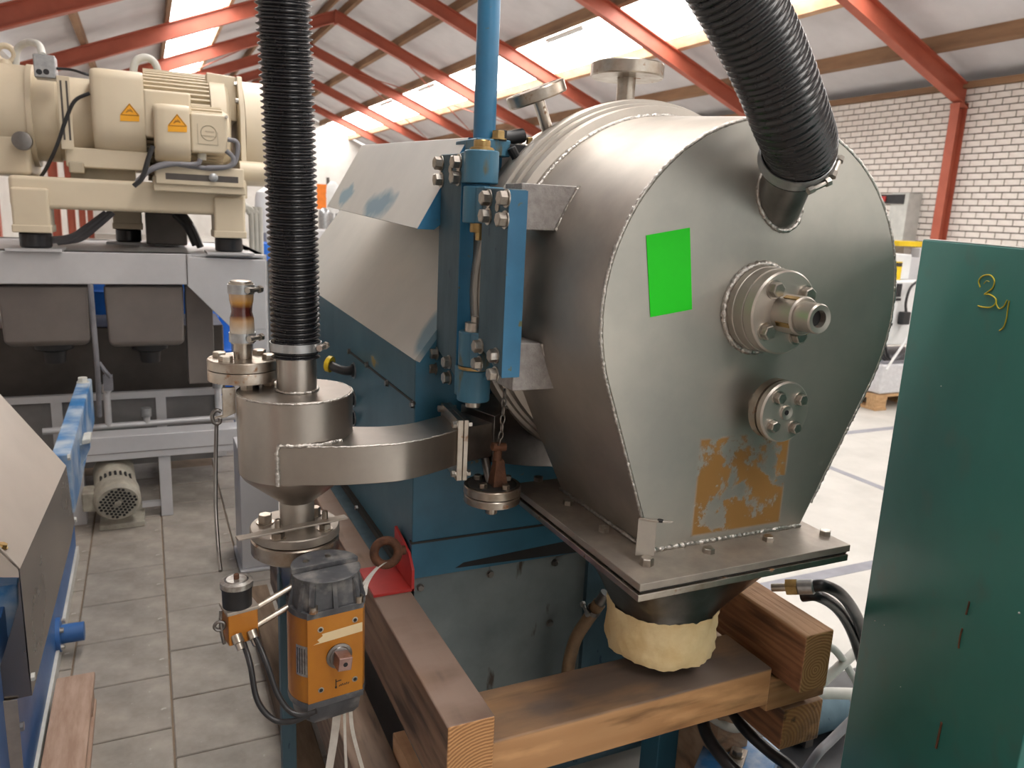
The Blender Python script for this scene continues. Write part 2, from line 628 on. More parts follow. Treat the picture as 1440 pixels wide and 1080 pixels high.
# ================================================================== THE HALL
W, LW, RX = 10.9, -1.9, 4.5           # side walls, ridge
ZE, SL = 3.40, .4036                  # underside of rafter at the wall, roof slope
Y0H, Y1H = -4.5, 37.3
FRAMES = [8.08+4.17*n for n in range(-2, 7)]
RD = .27                              # rafter depth


def roof_z(X, off=0):
    return ZE+off+SL*((W-X) if X > RX else (X-LW))


# ---- floor: base, 30 cm paving tiles beside the machine, concrete slabs beyond
mb = MB().box(LW-.2, W+.2, Y0H, Y1H, -.2, -.006)
floor = struct(obj('floor', mb, 'grout', None), 'grey paving and pale concrete floor of the hall')
tile_me = None
cols = [(-1.83+.305*i, i) for i in range(9)]
for x0, i in cols:
    row0 = 1.28 if i % 2 == 0 else 1.43
    for j in range(12):
        y0 = row0+.302*j
        if tile_me is None:
            m = MB().box(.003, .302, .003, .299, -.03, 0)
            bmesh.ops.bevel(m.bm, geom=[e for e in m.bm.edges if all(v.co.z > -.01 for v in e.verts)], offset=.003, segments=1, affect='EDGES')
            tile_me = finish(m, 'tile')
            tile_me.materials.append(MATS['tile'])
        t = add('tile', tile_me, None, floor, (x0+.002, y0, random.uniform(-.0015, .001)))
m = MB().box(LW, .92, Y0H+.1, 1.27, -.03, -.001).box(LW, .92, 5.07, Y1H-.1, -.03, -.001)
obj('floor_screed', m, 'tile', floor)
for x0, x1 in ((.93, 4.16), (4.19, 7.5), (7.53, W)):
    ys = [Y0H+.1, -1.2, .57, 2.43, 4.30, 6.2, 10, 16, Y1H-.1]
    for a, b in zip(ys, ys[1:]):
        obj('concrete_slab', MB().box(x0, x1-.0, a+.02, b-.02, -.03, 0), 'concrete', floor)
m = MB()
for y in (-1.2, .57, 2.43, 4.30, 6.2, 10, 16):
    m.box(.93, W, y-.035, y+.035, -.02, .0015)
for x in (4.175, 7.515):
    m.box(x-.03, x+.03, Y0H, Y1H, -.02, .0012)
obj('joint_strip', m, 'joint', floor)

# ---- right wall: bricks laid one by one where the photograph shows them
wr = struct(obj('wall_right', MB().box(W+.012, W+.30, Y0H, Y1H, 0, 3.72), 'mortar', None), 'white brick side wall of the hall with dark joints')
BL, BH = .224, .0915
brick_me = finish(MB().box(-.004, .1, .007, BL-.007, .0075, BH-.0075), 'brick')
brick_me.materials.append(MATS['brick'])
cand, rest = [], []
ncourse = int(3.70/BH)
for k in range(ncourse):
    off = (k % 2)*BL/2
    for i in range(-52, 164):
        y = off+i*BL
        if not (Y0H+.3 < y < Y1H-.3):
            continue
        z = k*BH
        if 6.6 < y < 11.2 and z > 1.55:
            cand.append((abs(y-8), y, z))
        else:
            rest.append((y, z))
cand.sort()
for d, y, z in cand[:300]:
    add('brick', brick_me, None, wr, (W, y, z))
rest += [(y, z) for d, y, z in cand[300:]]
m = MB()
for y, z in rest:
    m.box(W-.004, W+.02, y+.007, y+BL-.007, z+.0075, z+BH-.0075)
o = obj('brick_field', m, 'brick', wr)
o['kind'] = 'stuff'
obj('wall_plate', MB().box(W-.10, W+.02, Y0H, Y1H, 3.66, 3.745), 'timber_roof', wr)

# ---- left wall (ribbed white sheet), end walls
m = MB()
n = int((Y1H-Y0H)/.16)
prof = []
for i in range(n+1):
    y = Y0H+i*.16
    prof += [(LW, y), (LW, y+.10), (LW-.03, y+.11), (LW-.03, y+.15)]
m.loft([[V((x, y, 0)) for x, y in prof], [V((x, y, 3.75)) for x, y in prof]], closed=False)
struct(obj('wall_left', m, 'wall_white', None), 'white ribbed sheet side wall at the far left')
m = MB().prism([(LW, Y1H, 0), (W, Y1H, 0), (W, Y1H, 3.75), (RX, Y1H, roof_z(RX, .5)), (LW, Y1H, 3.75)], (0, .15, 0))
struct(obj('wall_back', m, 'wall_white', None), 'pale far gable wall of the hall')
YD, DX0, DX1, DZ = -4.35, .2, 8.4, 3.6        # gable behind the photographer, with an unseen door opening added for more light
m = MB()
m.prism([(LW, YD, 0), (DX0, YD, 0), (DX0, YD, DZ), (LW, YD, DZ)], (0, -.15, 0))
m.prism([(DX1, YD, 0), (W, YD, 0), (W, YD, DZ), (DX1, YD, DZ)], (0, -.15, 0))
m.prism([(LW, YD, DZ), (W, YD, DZ), (W, YD, 3.75), (RX, YD, roof_z(RX, .5)), (LW, YD, 3.75)], (0, -.15, 0))
struct(obj('wall_front', m, 'wall_white', None), 'pale gable wall with a door opening added for light')

# ---- ceiling: sheets, purlins, rafters
ceil_root = bpy.data.objects.new('ceiling', None)
COL.objects.link(ceil_root)
ceil_root.location = (RX, 8, 5.9)
struct(ceil_root, 'pitched sheet roof on red steel rafters and timber purlins')
RS = RD/math.cos(math.atan(SL))       # vertical depth of rafter
PB = RS+.005                          # purlin underside offset
PD = .19
RIGHT_P = [10.04, 8.75, 7.45, 6.10, 4.72]
LEFT_P = [-.82, .55, 1.65, 2.95, 4.28]
nrm = {1: V((SL, 0, 1)).normalized(), -1: V((-SL, 0, 1)).normalized()}


def slope_box(m, xa, xb, y0, y1, off0, off1):
    """slab following the roof slope between xa and xb"""
    P = [(xa, y0, roof_z(xa, off0)), (xb, y0, roof_z(xb, off0)), (xb, y0, roof_z(xb, off1)), (xa, y0, roof_z(xa, off1))]
    m.prism(P, (0, y1-y0, 0))


for xs, sky in ((RIGHT_P, (7.45, 8.75)), (LEFT_P, (.55, 1.65))):
    for i, x in enumerate(xs):
        m = MB()
        slope_box(m, x-.04, x+.04, Y0H, Y1H, PB, PB+PD)
        pale = abs(x-8.75) < .01 or abs(x-1.65) < .01
        obj('purlin', m, 'timber_pale' if pale else 'timber_roof', ceil_root)
    edges = sorted(xs)
    lo_, hi_ = (LW-.15, RX) if xs is LEFT_P else (RX+.001, W+.25)
    segs = [(lo_, sky[0]), (sky[1], hi_)]
    for a, b in segs:
        m = MB()
        slope_box(m, a, b, Y0H-.1, Y1H+.1, PB+PD, PB+PD+.05)
        obj('roof_sheet', m, 'roof_sheet', ceil_root)
wi = 0
for sky, lab in (((7.45, 8.75), 'long strip of bright translucent skylight sheets in the right roof slope'), ((.55, 1.65), 'strip of bright translucent skylight sheets in the left roof slope')):
    wi += 1
    root = bpy.data.objects.new('window_%d' % wi, None)
    COL.objects.link(root)
    root.location = ((sky[0]+sky[1])/2, 8, roof_z(sky[0], .4))
    struct(root, lab)
    ys = [Y0H+.2]+FRAMES+[Y1H-.1]
    for a, b in zip(ys, ys[1:]):
        m = MB()
        slope_box(m, sky[0]+.04, sky[1]-.04, a+.03, b-.03, PB+PD+.01, PB+PD+.03)
        obj('skylight_pane', m, 'skylight', root)
for fy in FRAMES:
    for side in (1, -1):
        xa, xb = (W, RX) if side == 1 else (LW, RX)
        m = MB()
        bw = .075
        dx = .0
        for (o0, o1, hw) in ((0, .022, bw), (.022, RS-.022, .006), (RS-.022, RS, bw)):
            P = [(xa, fy-hw, roof_z(xa, o0)), (xb, fy-hw, roof_z(RX, o0)), (xb, fy-hw, roof_z(RX, o1)), (xa, fy-hw, roof_z(xa, o1))]
            m.prism(P, (0, 2*hw, 0))
        # haunch plate at eave and ridge plate
        xe = xa-side*.02
        m.box(min(xa, xa-side*.20), max(xa, xa-side*.20), fy-bw, fy+bw, ZE-.02, ZE+.05)
        m.box(min(xb, xb+side*.03), max(xb, xb+side*.03), fy-bw, fy+bw, roof_z(RX, -.05), roof_z(RX, RS))
        obj('rafter', m, 'red_steel', ceil_root)
        m = MB()
        xo = W-.19 if side == 1 else LW+.01
        m.box(xo, xo+.012, fy-.07, fy+.07, 0, ZE)
        m.box(xo+.168, xo+.18, fy-.07, fy+.07, 0, ZE)
        m.box(xo+.012, xo+.168, fy-.005, fy+.005, 0, ZE)
        obj('column', m, 'red_steel', wr if side == 1 else bpy.data.objects['wall_left'])
# wind bracing rods between far frames, fluorescent fittings at the skylight edge
for (xa, ya, xb, yb) in ((6.0, FRAMES[5], 10.2, FRAMES[6]), (10.2, FRAMES[5], 6.0, FRAMES[6]), (6.0, FRAMES[6], 10.2, FRAMES[7]), (3.4, FRAMES[5], .2, FRAMES[6])):
    obj('brace_rod', MB().cyl((xa, ya, roof_z(xa, .16)), (xb, yb, roof_z(xb, .16)), .014, seg=8), 'red_steel', ceil_root)
for i, y in enumerate((14.3, 18.4, 22.6, 26.8)):
    t = thing('strip_light', 'white fluorescent strip light fitting under the skylight edge', 'light fitting', (7.55, y, roof_z(7.55, .2)), 'strip lights under the skylight')
    z = roof_z(7.55, .26)
    obj('housing', MB().box(7.52, 7.60, y-.75, y+.75, z, z+.06), 'white_paint', t, bevel=.008)
    obj('tube_lamp', MB().cyl((7.56, y-.72, z-.02), (7.56, y+.72, z-.02), .014, seg=10), 'white_paint', t)

# ================================================================== THE CENTRIFUGE
DCX, DCZ = 1.018, 1.443               # drum axis (runs along Y)
YF = 1.094                            # front plate
CF = thing('centrifuge', 'large stainless steel and blue centrifuge with teardrop hopper door and hinges', 'machine', (1.0, 1.9, .06))


def teardrop(y, r, zb, xl, xr, n=56):
    """outline: big circle with straight tangents down to the two bottom corners"""
    pts = []
    def tang(x, z, side):
        dx, dz = x-DCX, z-DCZ
        d = math.hypot(dx, dz)
        a = math.atan2(dz, dx)
        return a + side*math.acos(r/d)
    al = tang(xl, zb, -1)
    ar = tang(xr, zb, 1)
    al %= 2*PI
    ar %= 2*PI
    # go clockwise from left tangent over the top to the right tangent
    while al < ar:
        al += 2*PI
    span = al-(ar)
    L = [V((xl, y, zb))]
    t0 = V((DCX+r*math.cos(al), y, DCZ+r*math.sin(al)))
    L += [L[0].lerp(t0, k/6) for k in range(1, 6)]
    for i in range(n+1):
        a = al-span*i/n
        L.append(V((DCX+r*math.cos(a), y, DCZ+r*math.sin(a))))
    e = V((xr, y, zb))
    L += [L[-1].lerp(e, k/6) for k in range(1, 7)]
    return L


ZF = 1.002
oF = teardrop(YF, .342, ZF, .818, 1.182)
oB = teardrop(1.435, .372, ZF, .816, 1.20)
m = MB()
m.loft([[p.lerp(q, t) for p, q in zip(oF, oB)] for t in (0, .33, .66, 1)], caps=False)
shell = obj('drum_shell', m, 'steel', CF, angle=50)
m = MB()
inn = [p+(V((DCX, YF, 1.35))-p).normalized()*.004 for p in oF]
m.loft([[p+V((0, .003, 0)) for p in oF], [p+V((0, -.002, 0)) for p in inn]], caps=False)
m.bm.faces.new([v for v in [m.bm.verts.new(p+V((0, -.002, 0))) for p in inn]])
plate = obj('front_plate', m, 'front_plate', CF, angle=20)


def weld(path, parent, r=.004, closed=False):
    P = resample([V(p) for p in path], .0035)
    P = [p+V((random.uniform(-1, 1), random.uniform(-1, 1), random.uniform(-1, 1)))*.0006 for p in P]
    R_ = [r*random.uniform(.75, 1.2) for _ in P]
    return obj('weld_bead', MB().tube(P, r, 6, rf=lambda i: R_[i]), 'weld', parent, angle=80)


weld([p+V((0, 0, 0)) for p in oF[1:-1]], plate, .0035)
weld([p+V((0, -.012, 0)) for p in oB[6:-7]], shell, .0045)
weld([(.818, YF-.002, ZF+.003), (1.182, YF-.002, ZF+.003)], plate, .005)
weld([(.812, YF, ZF+.003), (.812, 1.44, ZF+.003)], shell, .004)

# ring flange behind the door and the fixed housing
m = MB().lathe([(.355, -.01), (.372, -.008), (.376, 0), (.392, .004), (.394, .012), (.394, .026), (.384, .027), (.384, .032), (.40, .034), (.402, .05), (.392, .051), (.392, .054), (.409, .056), (.412, .062), (.412, .085), (.40, .088), (.36, .088)], (DCX, 1.432, DCZ), (0, 1, 0), seg=96, caps=False)
obj('ring_flange', m, 'steel', CF, angle=30)
m = MB().lathe([(.36, 0), (.405, .002), (.408, .02), (.398, .03), (.385, .04), (.39, .10), (.39, .14)], (DCX, 1.522, DCZ), (0, 1, 0), seg=72, caps=False)
obj('drum_housing', m, 'steel', CF, angle=40)
# black disc added behind to paint the shade of the gap
obj('gap_shade_disc', MB().lathe([(.35, 0), (.35, .02)], (DCX, 1.46, DCZ), (0, 1, 0), seg=48), 'black_gap', CF)


def nozzle(base, ax, L, rp, rf, th, holes=4):
    ax = V(ax).normalized()
    base = V(base)
    p = obj('nozzle_pipe', MB().cyl(base-ax*.06, base+ax*L, rp, seg=20), 'steel_worn', CF)
    f = obj('nozzle_flange', MB().lathe([(.012, 0), (rf-.002, 0), (rf, .003), (rf, th-.003), (rf-.002, th), (.012, th)], base+ax*L, ax, seg=48), 'steel_worn', p, angle=25)
    u, v, a = MB().frame(ax)
    for k in range(holes):
        t = PI/4+2*PI*k/holes
        d = u*math.cos(t)+v*math.sin(t)
        obj('bolt_hole', MB().cyl(base+ax*(L+th-.004)+d*rf*.7, base+ax*(L+th+.0006)+d*rf*.7, .009, seg=14), 'black_gap', f)
    return p


nozzle((1.012, 1.60, 1.83), (0, 0, 1), .082, .021, .083, .03)
nozzle((.825, 1.60, 1.765), (-.40, 0, .90), .085, .013, .066, .026)
# grease nipple clip on the ring
m = MB().cyl((.84, 1.53, 1.80), (.875, 1.50, 1.806), .009, seg=10).box(.835, .87, 1.50, 1.54, 1.79, 1.80)
obj('ring_clip', m, 'steel_dark', CF, bevel=.002)

# ---- hopper flange (two plates and a gasket) with bolts
FX0, FX1, FY0, FY1 = .724, 1.212, .988, 1.507
hf = obj('hopper_flange', MB().box(FX0, FX1, FY0, FY1, ZF-.014, ZF), 'steel_dusty', CF, bevel=.0015)
obj('gasket', MB().box(FX0+.004, FX1-.004, FY0+.004, FY1-.004, ZF-.018, ZF-.014), 'gasket', hf)
obj('lower_flange', MB().box(FX0-.004, FX1-.006, FY0-.003, FY1, ZF-.031, ZF-.018), 'steel_worn', CF, bevel=.0015)
for q in ((996, 777), (1080, 760), (1160, 752), (849, 747), (799, 709), (757, 676)):
    bolt(at(*q, Z=ZF), (0, 0, 1), .0115, hf, h=.010, washer=False)
p = at(909, 794, Z=ZF)
bolt(p, (0, 0, 1), .0125, hf, h=.014, washer=False)
# bent lifting lug standing on that bolt
m = MB()
lw = .017
wd = V((.93, -.37, 0))
td = V((.72, -.69, 0))
pb = p+V((.002, .010, 0))
m = MB()
for (z0, z1) in ((.012, .080),):
    m.prism([pb-wd*lw+V((0, 0, z0)), pb+wd*lw+V((0, 0, z0)), pb+wd*lw+V((0, 0, z1)), pb-wd*lw+V((0, 0, z1))], V((.37, .93, 0))*.004)
tab = [pb-wd*lw]
for k in range(9):
    t = -PI/2+PI*k/8
    tab.append(pb+td*(.024+.012*math.cos(t))+wd*(lw*math.sin(t)))
tab.append(pb+wd*lw)
m.prism([q+V((0, 0, .080)) for q in tab], (0, 0, .004))
lug = obj('lifting_lug', m, 'steel', CF, bevel=.0012)
hp = pb+td*.022+V((0, 0, .0842))
obj('lug_hole', MB().cyl(hp-V((0, 0, .003)), hp+V((0, 0, .0004)), .0055, seg=16), 'black_gap', lug)

# ---- discharge cone: square at the flange, round at the outlet
OX, OY = .982, 1.255
m = MB()
n = 64
sq, ci = [], []
for i in range(n):
    a = 2*PI*i/n
    ca, sa = math.cos(a), math.sin(a)
    k = 1/max(abs(ca), abs(sa))
    sq.append(V(((.80+1.165)/2+ca*k*.187, 1.255+sa*k*.19, ZF-.031)))
    ci.append(V((OX+ca*.115, OY+sa*.115, .795)))
m.loft([[a.lerp(b, t) for a, b in zip(sq, ci)] for t in (0, .25, .5, .75, 1)]+[[V((p.x, p.y, .78)) for p in ci]], caps=False)
obj('discharge_cone', m, 'steel_dark', CF, angle=60)
m = MB()
rings = []
for j in range(9):
    z = .80-.105*j/8
    rings.append([V((OX+math.cos(2*PI*i/72)*(.1185+.002*math.sin(i*.9+j)+.0018*math.sin(i*2.3-j*1.7)-(.004 if j == 8 else 0)), OY+math.sin(2*PI*i/72)*(.1185+.002*math.sin(i*.9+j)+.0018*math.sin(i*2.3-j*1.7)-(.004 if j == 8 else 0)), z+.0025*math.sin(i*.5)*(j == 8)+.003*math.sin(i*.25+1)*(j == 0))) for i in range(72)])
m.loft(rings, caps=False)
m.loft([rings[-1], [V((OX+(p.x-OX)*.93, OY+(p.y-OY)*.93, p.z+.03)) for p in rings[-1]]], caps=False)
obj('outlet_sock', m, 'sock', CF, angle=70, label='cream coloured taped sleeve on the outlet')

# ---- front flanges
def front_flange(px, py, yface, rf, th, gap, rb, boltr, base_r=None):
    c = at(px, py, Y=yface)
    f = obj('blind_flange', MB().lathe([(rf-.003, 0), (rf, .003), (rf, th)], c, (0, 1, 0), seg=56), 'steel_brushed', CF, angle=30)
    for k in range(4):
        t = PI/4+k*PI/2-.12
        bolt(c+V((math.cos(t)*rb, 0, math.sin(t)*rb)), (0, -1, 0), boltr, f, h=boltr*.95)
    return c, f


# shaft port
c, f1 = front_flange(1104, 440, YF-.070, .074, .022, 0, .052, .0135)
c1 = c
obj('shaft_boss', MB().lathe([(.073, .022), (.073, .024), (.0755, .0245), (.0755, .047), (.077, .048), (.077, .072)], c, (0, 1, 0), seg=56, caps=False), 'steel', CF, angle=30)
weld([c+V((.080*math.cos(t*2*PI/60), .066, .080*math.sin(t*2*PI/60))) for t in range(61)], f1, .006)
sl = obj('shaft_sleeve', MB().lathe([(.024, -.044), (.031, -.046), (.0335, -.043), (.0335, 0)], c, (0, 1, 0), seg=40, caps=False), 'steel', CF, angle=30)
obj('sleeve_thread', MB().lathe([(.0335-.0012*(k % 2), -.010+.0016*k) for k in range(7)], c+V((.002, -.012, 0)), (0, 1, 0), seg=32, caps=False), 'steel_dark', sl)
for k in range(4):
    t = k*PI/2+.5
    q = c+V((math.cos(t)*.0325, -.030, math.sin(t)*.0325))
    T = Matrix.Translation(q) @ Matrix.Rotation(-t, 4, 'Y')
    obj('sleeve_slot', MB().box(-.0025, .0025, -.012, .018, -.004, .004, T), 'brass', sl)
sh = obj('hollow_shaft', MB().lathe([(.015, -.020), (.015, -.078), (.0235, -.080), (.0255, -.077), (.0255, -.020)], c, (0, 1, 0), seg=40, caps=False), 'steel_brushed', CF, angle=30)
obj('shaft_bore', MB().lathe([(.0148, -.066), (.0148, -.02)], c, (0, 1, 0), seg=24), 'black_gap', sh)
# blind flange pair
c, f2 = front_flange(1105, 580, YF-.078, .0565, .013, 0, .037, .0105)
rear = obj('pipe_flange', MB().lathe([(.052, .013), (.052, .018), (.0565, .018), (.0565, .034), (.05, .036), (.02, .036), (.02, .08)], c, (0, 1, 0), seg=56, caps=False), 'steel_worn', CF, angle=30)
for k in range(4):
    t = PI/4+k*PI/2-.12
    bolt(c+V((math.cos(t)*.037, .034, math.sin(t)*.037)), (0, 1, 0), .010, rear, h=.012, washer=False, name='nut')
obj('centre_boss', MB().lathe([(.0045, -.002), (.0125, -.004), (.0135, 0)], c, (0, 1, 0), seg=28, caps=False), 'steel_brushed', f2)
obj('vent_hole', MB().lathe([(.0046, -.003), (.0046, .0)], c, (0, 1, 0), seg=16), 'black_gap', f2)

# ---- inlet tube on the front plate and its hose (the hose is a thing of its own)
tb = at(1096, 282, Y=YF)
H0 = at(1119, 222, D=1.27)
tdir = (H0-tb).normalized()
m = MB().cyl(tb-tdir*.05, H0+tdir*.03, .0425, seg=40, caps=False)
tube = obj('inlet_tube', m, 'steel_dark', CF, angle=60)
# weld seam where the tube meets the plate
u, v, a = MB().frame(tdir)
ww = []
for i in range(49):
    q = tb+(u*math.cos(2*PI*i/48)+v*math.sin(2*PI*i/48))*.044
    t = (YF-.003-q.y)/tdir.y
    ww.append(q+tdir*t)
weld(ww, tube, .0045)


def corrugated(name, pts, r, pitch, label, group=None, depth=.006, mat_='hose'):
    P = resample(catmull(pts, 14), pitch/8)
    t = thing(name, label, 'hose', P[0], group)
    def rf(i):
        return r-depth*(0, .10, .55, .95, 1, .95, .55, .10)[i % 8]
    obj('corrugated_sleeve', MB().tube(P, r, 28, rf=rf), mat_, t, angle=75)
    return t, P


def clamp(c, ax, r, parent, w=.016, screw=V((1, 0, 0)), m_='zinc'):
    ax = V(ax).normalized()
    b = obj('hose_clamp', MB().lathe([(r, -w/2), (r+.0018, -w/2), (r+.0018, w/2), (r, w/2), (r, -w/2)], V(c), ax, seg=40, caps=False), m_, parent)
    s = screw-ax*screw.dot(ax)
    s.normalize()
    t = ax.cross(s)
    q = V(c)+s*(r+.006)
    mm = MB().cyl(q-t*.016, q+t*.016, .0045, seg=10).cyl(q+t*.014, q+t*.022, .0075, seg=6).cyl(q-t*.018, q-t*.008, .0065, seg=6)
    obj('clamp_screw', mm, 'bolt', b)
    return b


h2, P2 = corrugated('corrugated_hose', [H0-tdir*.012, H0+tdir*.03, at(1109, 160, D=1.175), at(1083, 92, D=1.125), at(1043, 10, D=1.07), at(993, -75, D=1.02), at(930, -160, D=.97)], .0575, .0108, 'thick black corrugated hose clamped onto the hopper front plate', depth=.0036)
clamp(H0+tdir*.006, tdir, .0585, h2, .022, V((.6, -.75, -.2)))
clamp(H0+tdir*.002, tdir, .0586, h2, .010, V((-.1, -.9, -.3)))

# ---- hinge brackets welded to the drum
def bracket(zt, zb, xt, xb, x0):
    y0, y1 = 1.288, 1.36
    b = obj('hinge_bracket', MB().prism([(x0, y0, zb), (xb, y0, zb), (xt, y0, zt), (x0, y0, zt)], (0, y1-y0, 0)), 'cast', CF, bevel=.002)
    return b


b1 = bracket(1.654, 1.572, .728, .684, .612)
b2 = bracket(1.364, 1.273, .668, .705, .612)
weld([(.728, 1.286, 1.654), (.684, 1.286, 1.572)], b1, .0045)
weld([(.668, 1.287, 1.363), (.704, 1.287, 1.275)], b2, .004)

# ---- hinge: two slabs, four knuckles, pins
HX = .58
barR = obj('hinge_bar', MB().prism([(HX, 1.271, 1.642), (HX, 1.393, 1.645), (HX, 1.388, 1.350), (HX, 1.271, 1.302)], (.036, 0, 0)), 'blue_slate', CF, bevel=.003)
obj('bar_lit_face', MB().box(HX+.0005, HX+.0365, 1.2695, 1.2712, 1.304, 1.640), 'blue_bright', barR)  # brighter blue skin, light on the front face put into the colour
barL = obj('hinge_bar', MB().prism([(HX, 1.505, 1.713), (HX, 1.632, 1.716), (HX, 1.632, 1.30), (HX, 1.505, 1.255)], (.030, 0, 0)), 'blue_slate', CF, bevel=.003)
obj('bar_lit_face', MB().box(HX+.0005, HX+.0305, 1.5035, 1.5052, 1.26, 1.71), 'blue_bright', barL)  # lit front of the left bar, also painted in brighter blue
kx, ky = .601, 1.452


def knuckle(z0, z1, parent, ya, yb, r=.034):
    k = obj('hinge_knuckle', MB().lathe([(r-.002, z0), (r, z0+.002), (r, z1-.002), (r-.002, z1)], (kx, ky, 0), seg=40), 'blue_knuckle', parent, angle=30)
    obj('knuckle_web', MB().box(kx-.021, kx+.02, ya, yb, z0+.001, z1-.001), 'blue_knuckle', k, bevel=.002)
    return k


knuckle(1.654, 1.716, barL, ky, 1.51)
knuckle(1.578, 1.648, barR, 1.385, ky)
knuckle(1.292, 1.362, barR, 1.385, ky)
knuckle(1.218, 1.284, barL, ky, 1.51)
pin = obj('hinge_pin', MB().lathe([(.022, 1.716), (.022, 1.722), (.0165, 1.723), (.0165, 1.734), (.015, 1.736)], (kx, ky, 0), seg=32), 'brass', CF)
obj('pin_washer', MB().lathe([(.024, 1.716), (.024, 1.720)], (kx, ky, 0), seg=32), 'brass', pin)
obj('hinge_pin', MB().lathe([(.019, 1.578), (.019, 1.562), (.018, 1.560), (.0075, 1.560), (.0075, 1.545)], (kx, ky, 0), seg=24), 'brass', CF)
obj('hinge_pin', MB().lathe([(.022, 1.362), (.022, 1.380), (.010, 1.381), (.010, 1.392)], (kx, ky, 0), seg=28), 'bolt', CF)
obj('hinge_pin', MB().lathe([(.016, 1.218), (.016, 1.205), (.014, 1.203)], (kx, ky, 0), seg=24), 'bolt', CF)
obj('bushing', MB().lathe([(.0335, 1.285), (.0335, 1.291)], (kx, ky, 0), seg=32), 'brass', pin)
for q in ((621, 230), (646, 228), (621, 253), (645, 250)):
    bolt(at(*q, X=HX), (-1, 0, 0), .0135, barL)
for q in ((688, 279), (713, 279), (687, 304), (711, 309)):
    bolt(at(*q, X=HX), (-1, 0, 0), .0135, barR)
for q in ((614, 497), (612, 518), (632, 509), (632, 531)):
    bolt(at(*q, X=HX), (-1, 0, 0), .0125, barL)
for q in ((676, 487), (675, 511), (698, 500), (697, 526)):
    bolt(at(*q, X=HX), (-1, 0, 0), .0125, barR)
for q, pa in (((634, 238), barL), ((700, 291), barR), ((626, 513), barL), ((690, 504), barR)):
    c = at(*q, X=HX)
    obj('dowel', MB().cyl(c-V((.002, 0, 0)), c+V((.004, 0, 0)), .0085, seg=18), 'steel_worn', pa)

# ---- swing column behind the hinge
cb = at(681, 193, Y=1.60)
colm = obj('swing_column', MB().lathe([(.0238, -.03), (.0238, 1.6), (.02, 1.61)], (cb.x, 1.60, cb.z), seg=32), 'blue_bright', CF)
obj('column_block', MB().box(cb.x-.035, cb.x+.043, 1.555, 1.68, cb.z-.04, cb.z-.006), 'blue_knuckle', CF, bevel=.003)
bolt((cb.x+.018, 1.565, cb.z-.006), (0, 0, 1), .0145, colm, 'brass', h=.016)
# black latch casting beside the column
lc = V((.735, 1.575, 1.735))
m = MB()
m.box(lc.x-.035, lc.x+.03, lc.y-.02, lc.y+.02, lc.z-.012, lc.z+.008)
m.cyl(lc+V((-.05, 0, .014)), lc+V((.012, 0, .030)), .015, seg=12)
m.cyl(lc+V((-.03, -.03, .0)), lc+V((-.01, -.03, -.03)), .010, seg=10)
m.box(lc.x-.055, lc.x-.035, lc.y-.02, lc.y+.015, lc.z-.005, lc.z+.035)
m.cyl(lc+V((.0, -.02, -.022)), lc+V((.045, -.02, .01)), .0085, seg=10)
m.sphere(lc+V((.012, -.02, -.022)), .012, seg=12)
la = obj('latch', m, 'plastic_black', CF, bevel=.002)
bolt(lc+V((.022, -.01, .012)), (0, 0, 1), .007, la, 'brass', h=.012)

# ---- blue cabinet: side wall, hood, front, lower panel
YC = 1.63
CX0, CX1, CYB = .532, 1.52, 2.62
side = MB().prism([(CX0, YC, .74), (CX0, YC, 1.273), (CX0, 3.25, 1.31), (CX0, 3.25, .735)], (.03, 0, 0))
cs = obj('cabinet_side', side, 'cabinet_side', CF, bevel=.002)
fr = MB().prism([(CX0+.001, YC-.003, .835), (CX1, YC-.003, .835), (CX1, YC-.003, 1.70), (.745, YC-.003, 1.70), (.745, YC-.003, 1.545), (CX0+.001, YC-.003, 1.272)], (0, .02, 0))
cf = obj('cabinet_front', fr, 'blue', CF)
obj('cabinet_far_side', MB().box(CX1-.02, CX1, YC, 3.25, .74, 1.60), 'blue', CF)
obj('cabinet_back', MB().box(CX0+.2, CX1, 3.23, 3.25, .74, 1.60), 'blue', CF)
obj('front_skirt', MB().box(CX0-.002, CX1, YC-.004, YC+.02, .742, .832), 'blue', CF, bevel=.002)
g0, g1_ = at(652, 797, Y=YC-.0045), at(815, 757, Y=YC-.0045)
obj('slot_shade', MB().prism([at(652, 791, Y=YC-.0045), at(640, 799, Y=YC-.0045), at(815, 776, Y=YC-.0045), at(815, 757, Y=YC-.0045)], (0, .003, 0)), 'black_gap', cf)  # flat black patch painting the shade inside the opening
obj('skirt_seam', MB().box(CX0-.003, CX1, YC-.006, YC+.01, .8315, .8365), 'gasket', cf)
# sloping hood panel and overhanging louvre
hp_ = MB().prism([(.529, YC-.004, 1.272), (.742, YC-.004, 1.558), (.742, 3.25, 1.60), (.529, 3.25, 1.312)], (.012, 0, -.006))
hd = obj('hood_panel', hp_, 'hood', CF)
m = MB()
F = [(.528, 1.558), (.566, 1.558), (.70, 1.66), (.72, 1.70), (.72, 1.757), (.640, 1.755)]
m.loft([[V((x, YC-.006, z)) for x, z in F], [V((x, 2.55, z+.036)) for x, z in F]])
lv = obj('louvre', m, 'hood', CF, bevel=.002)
obj('louvre_end', MB().prism([(x*.998+.0012, YC-.0065, z) for x, z in F], (0, -.0012, 0)), 'blue_bright', lv)
obj('hood_top', MB().box(.70, CX1, YC, 2.55, 1.60, 1.752), 'hood', CF, bevel=.003)
